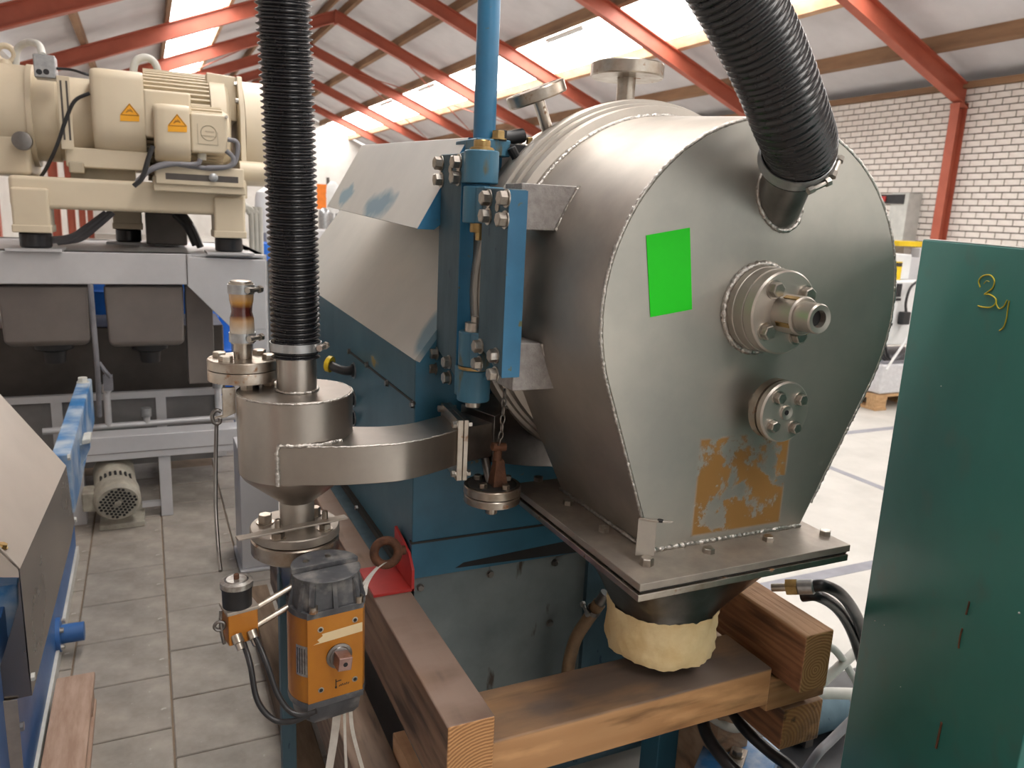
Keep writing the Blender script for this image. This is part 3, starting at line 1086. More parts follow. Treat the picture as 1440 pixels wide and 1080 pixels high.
# row of screws on the side seam, cable glands, yellow capped connector
obj('side_seam', MB().prism([at(491, 493, X=CX0-.002), at(583, 566, X=CX0-.002), at(583, 569, X=CX0-.002), at(491, 496, X=CX0-.002)], (.003, 0, 0)), 'gasket', cs)
for q in ((492, 494), (517, 513), (545, 539), (581, 569)):
    bolt(at(*q, X=CX0-.001), (-1, 0, 0), .0075, cs, 'steel_dark', h=.006)
for q in ((498, 521), (498, 561), (498, 588)):
    c = at(*q, X=CX0)
    g = obj('cable_gland', MB().lathe([(.019, 0), (.019, .008), (.014, .009), (.013, .02)], c, (-1, 0, 0), seg=24), 'plastic_black', cs)
    obj('gland_ring', MB().ring(c, (-1, 0, 0), .019, .024, .003, 24), 'zinc', g)
c = at(498, 521, X=CX0)
el = obj('connector', MB().tube(catmull([c, c+V((-.025, 0, 0)), c+V((-.05, .02, .006)), c+V((-.062, .06, .012))], 6), .013, 14), 'plastic_black', cs)
e = c+V((-.056, .045, .011))
obj('connector_cap', MB().lathe([(.017, 0), (.024, 0), (.024, .012), (.019, .016)], e, (-.75, .6, .15), seg=28), 'yellow', el)
# dark channel along the foot of the side
obj('foot_channel', MB().box(CX0-.045, CX0, 1.66, 3.2, .69, .735), 'blue_slate', CF, bevel=.003)
obj('foot_groove', MB().box(CX0-.012, CX0+.001, 1.66, 3.2, .735, .752), 'gasket', CF)
bolt(at(503, 714, X=CX0-.046), (-1, 0, 0), .007, CF, 'steel_dark', washer=False)
# grey lower panel of the frame
lp = obj('lower_panel', MB().box(CX0+.012, 1.30, YC+.012, YC+.03, .10, .755), 'panel_grey', CF)
for q in ((591, 826), (689, 807), (780, 791), (773, 876)):
    bolt(at(*q, Y=YC+.012), (0, -1, 0), .0085, lp, 'steel_dark', h=.006)
obj('lower_side', MB().box(CX0+.012, CX0+.03, YC+.03, 2.66, .10, .70), 'dark_tank', CF)
obj('teal_panel', MB().box(1.02, 1.31, YC-.004, YC+.012, .10, .745), 'blue_slate', CF)
a_, b__ = at(925, 1060, Y=1.50), at(982, 1060, Y=1.50)
obj('frame_leg', MB().box(a_.x, b__.x, 1.50, 1.58, .02, .70), 'blue', CF, bevel=.004)
obj('base_frame', MB().box(CX0+.03, 1.45, YC+.03, 2.6, .06, .16), 'blue_slate', CF)
# tan rubber hose coming out under the hopper
m = MB().tube(catmull([at(843, 848, Y=1.50), at(826, 872, Y=1.52), at(809, 900, Y=1.53), at(799, 940, Y=1.54), at(797, 990, Y=1.54), at(800, 1040, Y=1.54)], 8), .0165, 14)
dh = thing('drain_hose', 'tan rubber drain hose hanging below the hopper flange', 'hose', at(800, 1040, Y=1.54))
obj('rubber_tube', m, 'hose_tan', dh)
obj('hose_barb', MB().cyl(at(843, 848, Y=1.50), at(852, 834, Y=1.49), .014, seg=14), 'steel_dark', dh)
q0, q1 = at(838, 852, Y=1.50), at(826, 872, Y=1.52)
clamp(q0.lerp(q1, .3), q1-q0, .017, dh, .012, V((-1, 0, .3)), 'steel_dark')

# ---- outlet duct of the centrifuge, up to the bolted flange
ZT, ZBt = 1.158, 1.082
dd = V((.993, -.113, 0)).normalized()
nn = V((-dd.y, dd.x, 0))
FP = V((.584, 1.512, 0))               # centre of the bolted flange
a = FP+dd*.010
q_ = a+V((.05, .018, 0))
m = MB()
sec = lambda p, hw, z0, z1, n_: [p-n_*hw+V((0, 0, z0)), p+n_*hw+V((0, 0, z0)), p+n_*hw+V((0, 0, z1)), p-n_*hw+V((0, 0, z1))]
n2 = V((-.25, .97, 0))
m.loft([sec(a, .056, ZBt, ZT, nn), sec(q_, .056, ZBt, ZT, n2)])
m.loft([sec(q_, .062, ZBt-.012, ZT+.016, n2), sec(V((.77, 1.575, 0)), .045, 1.03, 1.20, V((-.2, .98, 0))), sec(V((.90, 1.60, 0)), .02, 1.0, 1.23, V((0, 1, 0)))])
obj('outlet_duct', m, 'steel_dark', CF, bevel=.0015)
def duct_flange(c, t, parent, bolts=True):
    m = MB()
    P = [c-nn*.077+V((0, 0, ZBt-.033)), c+nn*.077+V((0, 0, ZBt-.033)), c+nn*.077+V((0, 0, ZT+.022)), c-nn*.077+V((0, 0, ZT+.022))]
    m.prism(P, dd*t)
    f = obj('duct_flange', m, 'steel_worn', parent, bevel=.0012)
    if bolts:
        for s_ in (-1, 1):
            for z in (ZBt-.020, ZT+.011):
                bolt(c+nn*s_*.067+V((0, 0, z))+(dd*t if bolts == 2 else V((0, 0, 0))), -dd if bolts == 1 else dd, .0075, f, h=.008)
    return f


duct_flange(FP+dd*.001, .010, CF, 2)

# ================================================================== CYCLONE, VALVE, ACTUATOR
CYX, CYY, CYR = .253, 1.528, .111
ZC0, ZC1 = 1.081, 1.240
CY = thing('cyclone_separator', 'small stainless cyclone drum with curved square duct left of the blue cabinet', 'separator', (CYX, CYY, .9))
m = MB().lathe([(.03, ZC1+.001), (CYR-.004, ZC1+.001), (CYR, ZC1-.003), (CYR, ZC0), (.103, ZC0-.012), (.034, 1.012)], (CYX, CYY, 0), seg=72, caps=False)
body = obj('cyclone_body', m, 'steel_cyclone', CY, angle=30)
weld([V((CYX+(CYR-.001)*math.cos(t*2*PI/72), CYY+(CYR-.001)*math.sin(t*2*PI/72), ZC1-.001)) for t in range(73)], body, .0022)
obj('neck_pipe', MB().lathe([(.0385, ZC1), (.0385, 1.36)], (CYX+.003, CYY, 0), seg=40, caps=False), 'steel_cyclone', CY)
weld([V((CYX+.003+.040*math.cos(t*2*PI/40), CYY+.040*math.sin(t*2*PI/40), ZC1+.003)) for t in range(41)], body, .003)
obj('outlet_pipe', MB().lathe([(.034, 1.03), (.034, .958)], (CYX, CYY, 0), seg=32, caps=False), 'steel', CY)
# square duct: straight along the front, then bending away to the flange
fe = catmull([V(p) for p in ((.202, 1.427, 0), (.313, 1.394, 0), (.41, 1.383, 0), (.465, 1.394, 0), (.529, 1.422, 0), (.572, 1.447, 0))], 6)
re_ = catmull([V(p) for p in ((.27, 1.556, 0), (.345, 1.533, 0), (.42, 1.512, 0), (.483, 1.517, 0), (.545, 1.548, 0), (.588, 1.571, 0))], 6)
rings = [[f+V((0, 0, ZBt)), r+V((0, 0, ZBt)), r+V((0, 0, ZT)), f+V((0, 0, ZT))] for f, r in zip(fe, re_)]
dct = obj('curved_duct', MB().loft(rings), 'steel_cyclone', CY, bevel=.0015, angle=30)
weld([r[3]+V((0, 0, 0)) for r in rings], dct, .0018)
# ragged weld where the duct meets the drum
x0 = .198
weld([(.322, 1.43, ZT+.002), (.28, 1.412, ZT+.002), (.235, 1.415, ZT+.002), (x0+.006, 1.426, ZT+.001), (x0+.003, 1.424, ZT-.012), (x0+.004, 1.424, ZBt)], dct, .004)
duct_flange(FP-dd*.012, .012, CY, 1)
# round flange pair under the cone
m = MB().lathe([(.034, .964), (.086, .964), (.088, .962), (.088, .947), (.086, .945), (.03, .945)], (CYX-.006, CYY-.010, 0), seg=60)
fl = obj('valve_flange', m, 'steel_dusty', CY, angle=30)
m = MB().lathe([(.03, .942), (.084, .942), (.087, .939), (.087, .912), (.080, .906), (.03, .906)], (CYX-.006, CYY-.010, 0), seg=60)
obj('counter_flange', m, 'steel_worn', CY, angle=30)
for q, r in (((373, 735), .0145), ((443, 724), .0115)):
    bolt(at(*q, Z=.964), (0, 0, 1), r, fl, 'steel_worn', h=.016)
for q in ((391, 757), (457, 744)):
    c = at(*q, Z=.964)
    bolt(c, (0, 0, 1), .0125, fl, 'steel_worn', h=.012)
    obj('stud', MB().lathe([(.006, .012), (.006, .038), (.004, .040)], c, seg=12), 'steel_worn', fl)
# flat bar lying across the studs
a, b = at(333, 759, Z=.983), at(487, 728, Z=.983)
t = (b-a).normalized()
sd = V((-t.y, t.x, 0))*.0095
obj('locking_bar', MB().prism([a-sd, b-sd, b+sd, a+sd], (0, 0, .004)), 'steel_dusty', CY, bevel=.001)
# dark valve body and pipe below
m = MB().lathe([(.05, .930), (.055, .90), (.06, .86), (.055, .82), (.045, .78), (.04, .68)], (CYX+.02, CYY+.02, 0), seg=28)
obj('valve_body', m, 'steel_dark', CY)
obj('valve_stem', MB().cyl((.275, 1.50, .84), (.275, 1.36, .84), .02, seg=18), 'steel_dark', CY)
obj('support_strut', MB().box(.215, .245, 1.53, 1.56, .02, .92), 'blue_slate', CY, bevel=.002)

# vent stub: flange pair, sleeve and clamps, strip bracket with a hook
VX = at(342, 510, Y=1.60)
vt = thing('vent_stub', 'rusty round flange pair with milky stained sleeve on top beside the hose', 'pipe fitting', (VX.x, 1.60, 1.25))
vz = at(342, 503, Y=1.60).z
vf = obj('upper_flange', MB().lathe([(.012, 0), (.066, 0), (.068, -.002), (.068, -.019), (.02, -.019)], (VX.x, 1.60, vz), seg=52), 'steel_worn', vt, angle=30)
obj('lower_flange', MB().lathe([(.02, -.021), (.067, -.021), (.068, -.023), (.068, -.042), (.02, -.042)], (VX.x, 1.60, vz), seg=52), 'steel_worn', vt, angle=30)
for dx, dy in ((-.035, -.028), (.047, -.02), (.035, .033), (-.043, .02)):
    bolt((VX.x+dx, 1.60+dy, vz), (0, 0, 1), .0135, vf, 'steel_worn', h=.010, washer=False)
for dx, dy in ((.0, -.045), (.045, -.015)):
    bolt((VX.x+dx, 1.60+dy, vz-.042), (0, 0, -1), .0125, vf, 'steel_worn', h=.016)
obj('stub_pipe', MB().lathe([(.0175, 0), (.0175, .05)], (VX.x, 1.60, vz), seg=28), 'steel_worn', vt)
zb_, zt_ = vz+.030, vz+.149
prof = [(.0225, zb_), (.0235, zb_+.03), (.0228, zb_+.05), (.0195, zb_+.062), (.0205, zb_+.075), (.0228, zb_+.085), (.0236, zb_+.10), (.0232, zt_), (.020, zt_)]
me_mb = MB().lathe([(r, z-(zb_+.075)) for r, z in prof], (0, 0, 0), seg=36)
slv = add('silicone_sleeve', finish(me_mb, 'silicone_sleeve', 60), 'silicone', vt, (VX.x, 1.60, zb_+.075))
slv['label'] = 'milky silicone sleeve with a dark brown stain'
clamp((VX.x, 1.60, zb_+.012), (0, 0, 1), .0238, vt, .018, V((.7, -.7, 0)), 'zinc')
clamp((VX.x, 1.60, zt_-.012), (0, 0, 1), .0236, vt, .018, V((.7, -.7, 0)), 'zinc')
obj('sleeve_plug', MB().lathe([(.0205, zt_-.004), (.0205, zt_+.003), (.018, zt_+.004)], (VX.x, 1.60, 0), seg=24), 'steel_worn', vt)
# supporting elbow to the drum, strip bracket
obj('elbow_pipe', MB().tube(catmull([(VX.x+.01, 1.60, vz-.04), (VX.x+.015, 1.60, vz-.075), (VX.x+.04, 1.59, vz-.10), (CYX-.06, 1.57, vz-.11)], 6), .02, 16), 'steel_dark', vt)
sx = at(322, 560, Y=1.555).x
zs = at(322, 548, Y=1.555).z
zs2 = at(322, 584, Y=1.555).z
obj('strip_bracket', MB().prism([(sx-.012, 1.555, zs+.004), (sx-.012, 1.555, zs2), (sx-.03, 1.555, zs2-.004), (sx-.03, 1.555, zs2-.008), (sx-.006, 1.555, zs2-.004), (sx+.012, 1.555, zs2+.004), (sx+.012, 1.555, zs+.004)], (0, .008, 0)), 'steel_worn', vt, bevel=.001)
# hook rod hanging from the bracket
hk = at(305, 588, Y=1.55)
P = [hk+V((.008, 0, .012)), hk+V((.0, 0, .016)), hk+V((-.008, 0, .008)), hk+V((-.006, 0, -.008)), hk+V((.004, 0, -.010)), hk+V((.006, 0, .0))]
P2_ = [at(304, 610, Y=1.55), at(303, 700, Y=1.53), at(306, 760, Y=1.48), at(310, 803, Y=1.42)]
hr = obj('hook_rod', MB().tube(resample(catmull(P, 6), .003), .004, 8).tube(catmull([hk+V((0, 0, -.008))]+P2_, 8), .0038, 8), 'steel_dark', None, angle=60)
tag(hr, 'thin dark steel rod hooked at the top hanging left of the cyclone', 'rod')

# left hose on the cyclone neck
nb = V((CYX+.002, CYY, 1.308))
h1, P1 = corrugated('corrugated_hose', [nb, nb+V((0, 0, .05)), at(414, 400, D=1.478), at(409, 250, D=1.415), at(403, 100, D=1.35), at(398, 0, D=1.305), at(394, -120, D=1.26)], .047, .0104, 'black corrugated hose rising from the cyclone neck', depth=.0062)
clamp(nb+V((0, 0, .022)), (0, 0, 1), .0475, h1, .016, V((.85, -.5, 0)))

# ---- actuator
ac = V((.268, 1.318, 0))
AT = thing('valve_actuator', 'orange pneumatic valve actuator with black end caps and square shaft', 'actuator', (ac.x, ac.y, .67))
rot = Matrix.Rotation(math.radians(7), 4, 'Z')


def actring(z, k=1.0, grow=0):
    pts = []
    R_ = .070*k+grow
    for i in range(48):
        a = 2*PI*i/48
        x, y = math.cos(a)*R_, math.sin(a)*R_*1.0
        fl_ = .060*k+grow
        if y < -fl_*.86:
            y = -fl_*.86
            x = max(-.052*k-grow, min(.052*k+grow, x*1.25))
        if y > fl_:
            y = fl_
        pts.append(V((ac.x, ac.y, z))+rot @ V((x, y, 0)))
    return pts


zo0, zo1 = .722, .888
obj('barrel', MB().loft([actring(zo0), actring(zo1)]), 'orange', AT, bevel=.001, angle=25)
capm = MB().loft([actring(zo1, 1, .001), actring(zo1+.012, 1, .001)])
top = obj('end_cap', capm, 'actuator_black', AT, bevel=.001)
m = MB()
m.loft([actring(zo1+.012, .92), actring(zo1+.060, .86), actring(zo1+.066, .84)])
for i in range(0, 48, 4):
    p = actring(zo1+.012, .93)[i]
    q = actring(zo1+.060, .87)[i]
    o_ = V((p.x-ac.x, p.y-ac.y, 0)).normalized()
    sdv = V((-o_.y, o_.x, 0))*.004
    m.loft([[p-sdv-o_*.01, p+sdv-o_*.01, p+sdv+o_*.006, p-sdv+o_*.006], [q-sdv-o_*.01, q+sdv-o_*.01, q+sdv, q-sdv]])
dome = obj('ribbed_dome', m, 'actuator_black', AT, angle=40)
# top disc split by a groove
z = zo1+.066
for s_ in (1, -1):
    m = MB()
    pts = []
    for i in range(25):
        a = PI*i/24
        pts.append(V((ac.x, ac.y, z))+rot @ V((math.cos(a)*.062, s_*(math.sin(a)*.058+.002), 0)))
    m.prism(pts if s_ > 0 else pts[::-1], (0, 0, .010 if s_ > 0 else .002))
    obj('top_disc', m, 'actuator_black', dome, bevel=.001)
for dx, dy in ((-.03, .022), (.012, .026)):
    c = V((ac.x, ac.y, z+.010))+rot @ V((dx, dy, 0))
    obj('screw', MB().lathe([(.0055, 0), (.0055, .002), (.002, .002)], c, seg=14), 'bolt', dome)
for dx, dy in ((-.040, -.050), (.045, -.048)):
    c = V((ac.x, ac.y, zo1+.012))+rot @ V((dx, dy, 0))
    obj('cap_screw', MB().lathe([(.008, 0), (.008, .012), (.0045, .012), (.004, .007)], c, seg=18), 'steel_worn', top)
bot = obj('end_cap', MB().loft([actring(zo0-.012, 1, .001), actring(zo0, 1, .001)]), 'actuator_black', AT, bevel=.001)
m = MB().loft([actring(zo0-.05, .74), actring(zo0-.038, .88), actring(zo0-.012, .93)])
obj('bottom_dome', m, 'actuator_black', AT, angle=40)
yf = -.060*.86
fp = lambda x, z, d=0: V((ac.x, ac.y, z))+rot @ V((x, yf-d, 0))
# square drive shaft on the flat face
c = fp(.006, .805)
ax = rot @ V((0, -1, 0))
obj('shaft_collar', MB().lathe([(.024, 0), (.024, .003), (.019, .004), (.018, .006), (.014, .007)], c, ax, seg=32), 'steel_dark', AT)
T = Matrix.Translation(c) @ rot @ Matrix.Rotation(.12, 4, 'Y')
sq_ = obj('square_shaft', MB().box(-.0125, .0125, -.034, 0, -.0125, .0125, T), 'pink_steel', AT, bevel=.0015)
obj('centre_hole', MB().lathe([(.0042, .0335), (.0042, .0345)], c, ax, seg=14), 'black_gap', sq_)
for dx, z in ((-.028, .865), (.036, .868), (-.028, .745), (.036, .748)):
    q = fp(dx, z)
    h = obj('tapped_hole', MB().lathe([(.0055, 0), (.0055, .0008), (.0035, .001)], q, ax, seg=16), 'bolt', AT)
    obj('hole_core', MB().lathe([(.0034, .0008), (.0034, .0013)], q, ax, seg=12), 'black_gap', h)
jag = [(-.041, .838), (-.030, .841), (-.034, .846), (-.024, .852), (-.026, .856), (.05, .860), (.05, .842)]
obj('tape_strip', MB().prism([fp(x, z, .0004) for x, z in jag], ax*.0004), 'tape', AT)
aw = [((.0, .742), (.0, .758)), ((.0, .753), (.010, .754))]
m = MB()
for (x0, z0), (x1, z1) in aw:
    m.cyl(fp(x0, z0, .0003), fp(x1, z1, .0003), .0009, seg=6)
for i in range(5):
    x = .006+i*.004
    m.cyl(fp(x, .742, .0003), fp(x+.003, .7455+.001*(i % 2), .0003), .0007, seg=6)
m.sphere(fp(0, .742, .0003), .0022, seg=8)
obj('printed_mark', m, 'ink', AT)
# rating plate on the curved side
m = MB()
rr = []
for i in range(5):
    a = math.radians(203+i*5.2)
    rr.append(V((ac.x, ac.y, 0))+rot @ V((math.cos(a)*.0706, math.sin(a)*.0706, 0)))
m.loft([[p+V((0, 0, .775)) for p in rr], [p+V((0, 0, .835)) for p in rr]], closed=False)
pl_ = obj('rating_plate', m, 'alu_plate', AT)
m = MB()
for k in range(4):
    a = math.radians(206+k*4.4)
    p = V((ac.x, ac.y, 0))+rot @ V((math.cos(a)*.0711, math.sin(a)*.0711, 0))
    m.cyl(p+V((0, 0, .780)), p+V((0, 0, .830)), .0006, seg=5)
obj('plate_print', m, 'ink', pl_)
# ---- solenoid block on two rods
sb = at(337, 872, D=1.33)
SO = thing('solenoid_valve', 'small orange valve block with black round cap beside the actuator', 'valve', (sb.x, sb.y, .80))
T = Matrix.Translation(sb) @ Matrix.Rotation(math.radians(12), 4, 'Z')
blk = obj('valve_block', MB().box(-.025, .025, -.021, .021, -.032, .024, T), 'orange', SO, bevel=.002)
obj('top_plate', MB().box(-.027, .027, -.023, .023, .024, .030, T), 'steel_dusty', SO, bevel=.001)
cp = T @ V((-.003, 0, .03))
cap = obj('coil_cap', MB().lathe([(.024, 0), (.0245, .03), (.0265, .034), (.0265, .044), (.024, .046)], cp, seg=32), 'plastic_black', SO)
obj('cap_lid', MB().lathe([(.0268, .036), (.0268, .045), (.020, .0475), (.019, .0455), (.0175, .0455), (.0165, .048), (.001, .048)], cp, seg=32), 'alu_plate', cap)
obj('lid_screw', MB().lathe([(.0045, .046), (.0045, .056), (.003, .057)], cp, seg=12), 'rust', cap)
for zz in (.012, -.022):
    p0 = T @ V((.02, .0, zz))
    obj('mounting_rod', MB().cyl(p0, V((ac.x-.06, ac.y-.005, p0.z+.02)), .0055, seg=14), 'steel_worn', SO)
for dx in (-.012, .014):
    p0 = T @ V((dx, -.021, -.018))
    g = obj('cable_gland', MB().lathe([(.0095, -.004), (.0095, .010), (.007, .011), (.006, .022)], p0, T.to_3x3() @ V((.1, -.6, -.75)), seg=16), 'steel_worn', SO)
m = MB().tube(catmull([T @ V((-.032, -.005, .03)), T @ V((-.034, -.008, .0)), T @ V((-.03, -.01, -.03))], 6), .003, 8).torus(T @ V((-.036, -.008, .004)), (0, 1, 0), .008, .003, 16, 8)
obj('pipe_clip', m, 'steel_dark', SO)
cg = [((343, 905), [(352, 935), (362, 985), (385, 1012), (413, 1014), (435, 1004)]), ((360, 898), [(374, 930), (390, 975), (408, 1000), (428, 1006), (445, 1000)])]
for k, (s0, pts) in enumerate(cg):
    c_o = obj('power_cable', MB().tube(catmull([at(*s0, D=1.318)]+[at(*q, D=1.29) for q in pts], 8), .0048, 10), 'cable', None, angle=70)
    tag(c_o, 'black cable looping lowest below the orange valve block' if k == 0 else 'black cable curving just under the actuator from the right gland', 'cable')

# ---- drain flange with rusty lever, chain
dfc = at(692, 690, Y=1.45)
DV = thing('drain_valve', 'round steel drain flange with rusty lever body in front of the blue cabinet', 'valve', (dfc.x, 1.45, dfc.z-.05))
zt = at(692, 680, Y=1.45).z
dfl = obj('upper_flange', MB().lathe([(.050, .0), (.0605, 0), (.062, -.002), (.062, -.018), (.02, -.018)], (dfc.x, 1.45, zt), seg=48), 'steel_worn', DV, angle=30)
obj('recess', MB().lathe([(.053, .0008), (.053, -.002)], (dfc.x, 1.45, zt), seg=40), 'gasket', dfl)
obj('lower_flange', MB().lathe([(.02, -.021), (.0595, -.021), (.061, -.023), (.061, -.037), (.02, -.037)], (dfc.x, 1.45, zt), seg=48), 'steel_worn', DV, angle=30)
obj('drain_stub', MB().lathe([(.013, -.037), (.013, -.066), (.011, -.068)], (dfc.x, 1.45, zt), seg=20), 'steel_worn', DV)
for dx, dy in ((-.03, -.02), (.012, -.042), (.04, .01), (-.02, .035)):
    bolt((dfc.x+dx, 1.45+dy, zt-.001), (0, 0, 1), .009, dfl, 'steel_worn', h=.010)
m = MB()
T = Matrix.Translation((dfc.x+.008, 1.44, zt))
m.loft([[T @ V((x*w_, y*w_, h)) for x, y in ((-1, -1), (1, -1), (1, 1), (-1, 1))] for h, w_ in ((0, .017), (.03, .013), (.055, .010), (.06, .006))])
obj('lever_body', m, 'rust', DV, bevel=.002)
m = MB().cyl((dfc.x+.002, 1.435, zt+.058), (dfc.x+.004, 1.435, zt+.095), .010, .008, seg=12).cyl((dfc.x-.012, 1.432, zt+.09), (dfc.x+.018, 1.432, zt+.086), .009, seg=12)
obj('lever_fork', m, 'rust', DV)
obj('feed_pipe', MB().cyl((dfc.x, 1.45, zt-.02), (dfc.x-.005, 1.52, zt+.10), .010, seg=16), 'steel_dark', DV)
ch = thing('safety_chain', 'short dark steel chain hanging from the hinge to the rusty lever', 'chain', (dfc.x, 1.43, zt+.08))
top_ = at(710, 548, Y=1.42)
bot_ = V((dfc.x+.0, 1.432, zt+.092))
mid_ = at(705, 610, Y=1.42)
cp_ = resample(catmull([top_, mid_, bot_], 10), .0165)
for i in range(len(cp_)-1):
    a, b = cp_[i], cp_[i+1]
    c = (a+b)/2
    t = (b-a).normalized()
    sidev = (V((1, .2, 0)) if i % 2 else V((.1, 1, 0)))
    sidev = (sidev-t*sidev.dot(t)).normalized()
    loop = []
    for k in range(16):
        an = 2*PI*k/16
        loop.append(c+t*math.cos(an)*.0105+sidev*math.sin(an)*.0055)
    loop.append(loop[0])
    obj('chain_link', MB().tube(loop, .0018, 6, caps=False), 'steel_dark', ch, angle=80)

# ================================================================== TIMBERS AND SMALL THINGS AROUND
END_L, END_D = (.56, .30, .125), (.33, .155, .06)
wood('end_left', END_L, END_D, 'Y', (-.03, 0, -.03), 46, 1.2, .65)
wood('end_right', (.46, .28, .12), (.28, .15, .06), 'Y', (.0, 0, -.05), 44, 1.2, .65)
wood('end_low', (.42, .23, .085), (.30, .15, .055), 'Y', (.06, 0, -.02), 34, 1.2, .65, (.16, .09, .04), .55)
wood('wood_left', (.25, .155, .10), (.20, .12, .075), 'Y', (.3, 0, .25), 12, 3.0, .62, (.115, .065, .042), .52)
topdark(MATS['wood_left'], (.275, .195, .155), .1725, noise=7, thr=.40)
wood('wood_front', (.53, .30, .14), (.47, .255, .115), 'X', (0, .2, .2), 9, 3.5, .6, (.42, .215, .09), .52)
topdark(MATS['wood_front'], (.15, .108, .085), .0885, noise=6, thr=.40)
wood('wood_right', (.33, .155, .075), (.22, .095, .045), 'Y', (.3, 0, .2), 26, 5, .7, (.17, .07, .035), .52)
topdark(MATS['wood_right'], (.52, .31, .18), .1335, noise=7, thr=.30)
wood('wood_low', (.24, .11, .05), (.17, .075, .035), 'Y', (.3, 0, .2), 20, 4, .7, (.12, .06, .035), .55)
topdark(MATS['wood_low'], (.36, .25, .17), .1035, noise=9, thr=.42)
wood('wood_cross', (.44, .25, .115), (.36, .19, .08), 'X', (0, .2, .2), 14, 3, .65, (.28, .145, .06), .55)
wood('wood_plank', (.24, .165, .12), (.17, .11, .075), 'Y', (.3, 0, .2), 14, 3, .7, (.11, .075, .055), .5)


def timber(x0, x1, y0, y1, z0, z1, m_, label, bev=.004, end=None):
    o = obj('timber_beam', MB().box(x0, x1, y0, y1, z0, z1), m_, None, bevel=bev)
    if end:
        o.data.materials.append(MATS[end])
        for p in o.data.polygons:
            if abs(p.normal.y) > .9:
                p.material_index = 1
    return tag(o, label, 'timber')


timber(.43, .52, 1.10, 2.62, .557, .731, 'wood_left', 'long brown timber with ringed end grain running beside the cabinet', end='end_left')
timber(.522, 1.19, 1.121, 1.272, .571, .661, 'wood_front', 'pale sawn timber crossing below the cream outlet sleeve')
timber(1.222, 1.302, 1.07, 1.60, .621, .758, 'wood_right', 'rough sawn reddish timber block pointing forward right of the hopper', end='end_right')
timber(1.195, 1.37, 1.13, 1.28, .545, .618, 'wood_cross', 'short timber under the rough block beside the green cabinet')
timber(1.265, 1.385, 1.14, 1.60, .42, .525, 'wood_low', 'lowest dark timber block at the right of the stack', end='end_low')
timber(.335, .428, 1.20, 2.60, .30, .46, 'wood_plank', 'weathered lower timber under the long brown beam')
timber(.429, .455, 1.18, 1.42, .30, .50, 'wood_right', 'thin split wood wedge leaning beneath the long beam', .002)
# supports carrying the stack down to the floor
timber(.34, .44, 1.45, 1.60, .0, .30, 'wood_plank', 'upright timber post under the lower left beam')
timber(1.27, 1.38, 1.35, 1.50, .0, .42, 'wood_low', 'upright timber post under the lowest right block')
sk = obj('floor_skid', MB().box(.30, .375, 1.72, 3.0, 0, .10), 'skid_wood', None, bevel=.004)
tag(sk, 'old wooden skid on the tiles behind the actuator', 'skid')

# red lifting angle with an eye bolt, on the long timber
rb = V((.478, 1.60, .731))
LB = thing('lifting_bracket', 'red steel angle with rusty eye bolt on the long brown timber', 'bracket', rb)
obj('base_leg', MB().box(.43, .527, 1.588, 1.73, .7315, .7385), 'red', LB, bevel=.001)
obj('upright_leg', MB().prism([(.5195, 1.588, .7315), (.5195, 1.73, .7315), (.5195, 1.73, .838), (.5195, 1.62, .815), (.5195, 1.588, .785)], (.007, 0, 0)), 'red', LB, bevel=.001)
ec = at(543, 777, Y=1.62)
ey = obj('eye_bolt', MB().torus(ec, (-.15, -.95, .30), .0275, .0105, 36, 12).cyl(ec+V((.022, 0, 0)), ec+V((.045, 0, 0)), .011, seg=14), 'rust', LB)
st = thing('lifting_strap', 'white webbing strap threaded through the rusty eye bolt', 'strap', (.45, 1.5, .70))
def ribbon(pts, wv, w_, name='webbing'):
    P = catmull(pts, 6)
    wv = V(wv).normalized()*w_/2
    m = MB()
    m.loft([[p-wv, p+wv, p+wv+V((.0006, -.0006, .0006)), p-wv+V((.0006, -.0006, .0006))] for p in P])
    return obj(name, m, 'strap', st)
ribbon([ec+V((-.004, -.012, -.018)), at(527, 803, Y=1.58), at(515, 822, Y=1.50), at(512, 838, Y=1.46)], (1, .3, .1), .012)
ribbon([ec+V((-.010, .0, -.022)), at(520, 808, Y=1.59), at(507, 826, Y=1.52)], (1, .3, .1), .008)
ribbon([at(474, 1000, Y=1.36), at(470, 1035, Y=1.37), at(462, 1085, Y=1.38)], (1, .0, .1), .016)
ribbon([at(492, 990, Y=1.38), at(496, 1030, Y=1.38), at(512, 1090, Y=1.38)], (1, .0, .1), .007)
ribbon([at(484, 998, Y=1.37), at(485, 1040, Y=1.37), at(487, 1090, Y=1.37)], (1, .0, .1), .005)

# green paper sticker on the front plate
g = [at(*q, Y=YF-.0026) for q in ((908.5, 331), (970, 320), (973, 435), (914.5, 446))]
gs = obj('green_sticker', MB().prism(g, (0, -.0006, 0)), 'green_paper', None)
tag(gs, 'bright green rectangular paper label stuck on the hopper front plate', 'sticker')

# cables, pipes and hoses lying under the right timbers
def cable(name, pix, r, m_, label, cat='hose', seg=12):
    o = obj(name, MB().tube(catmull([at(a, b, **({'D': d})) for a, b, d in pix], 8), r, seg), m_, None, angle=70)
    return tag(o, label, cat)


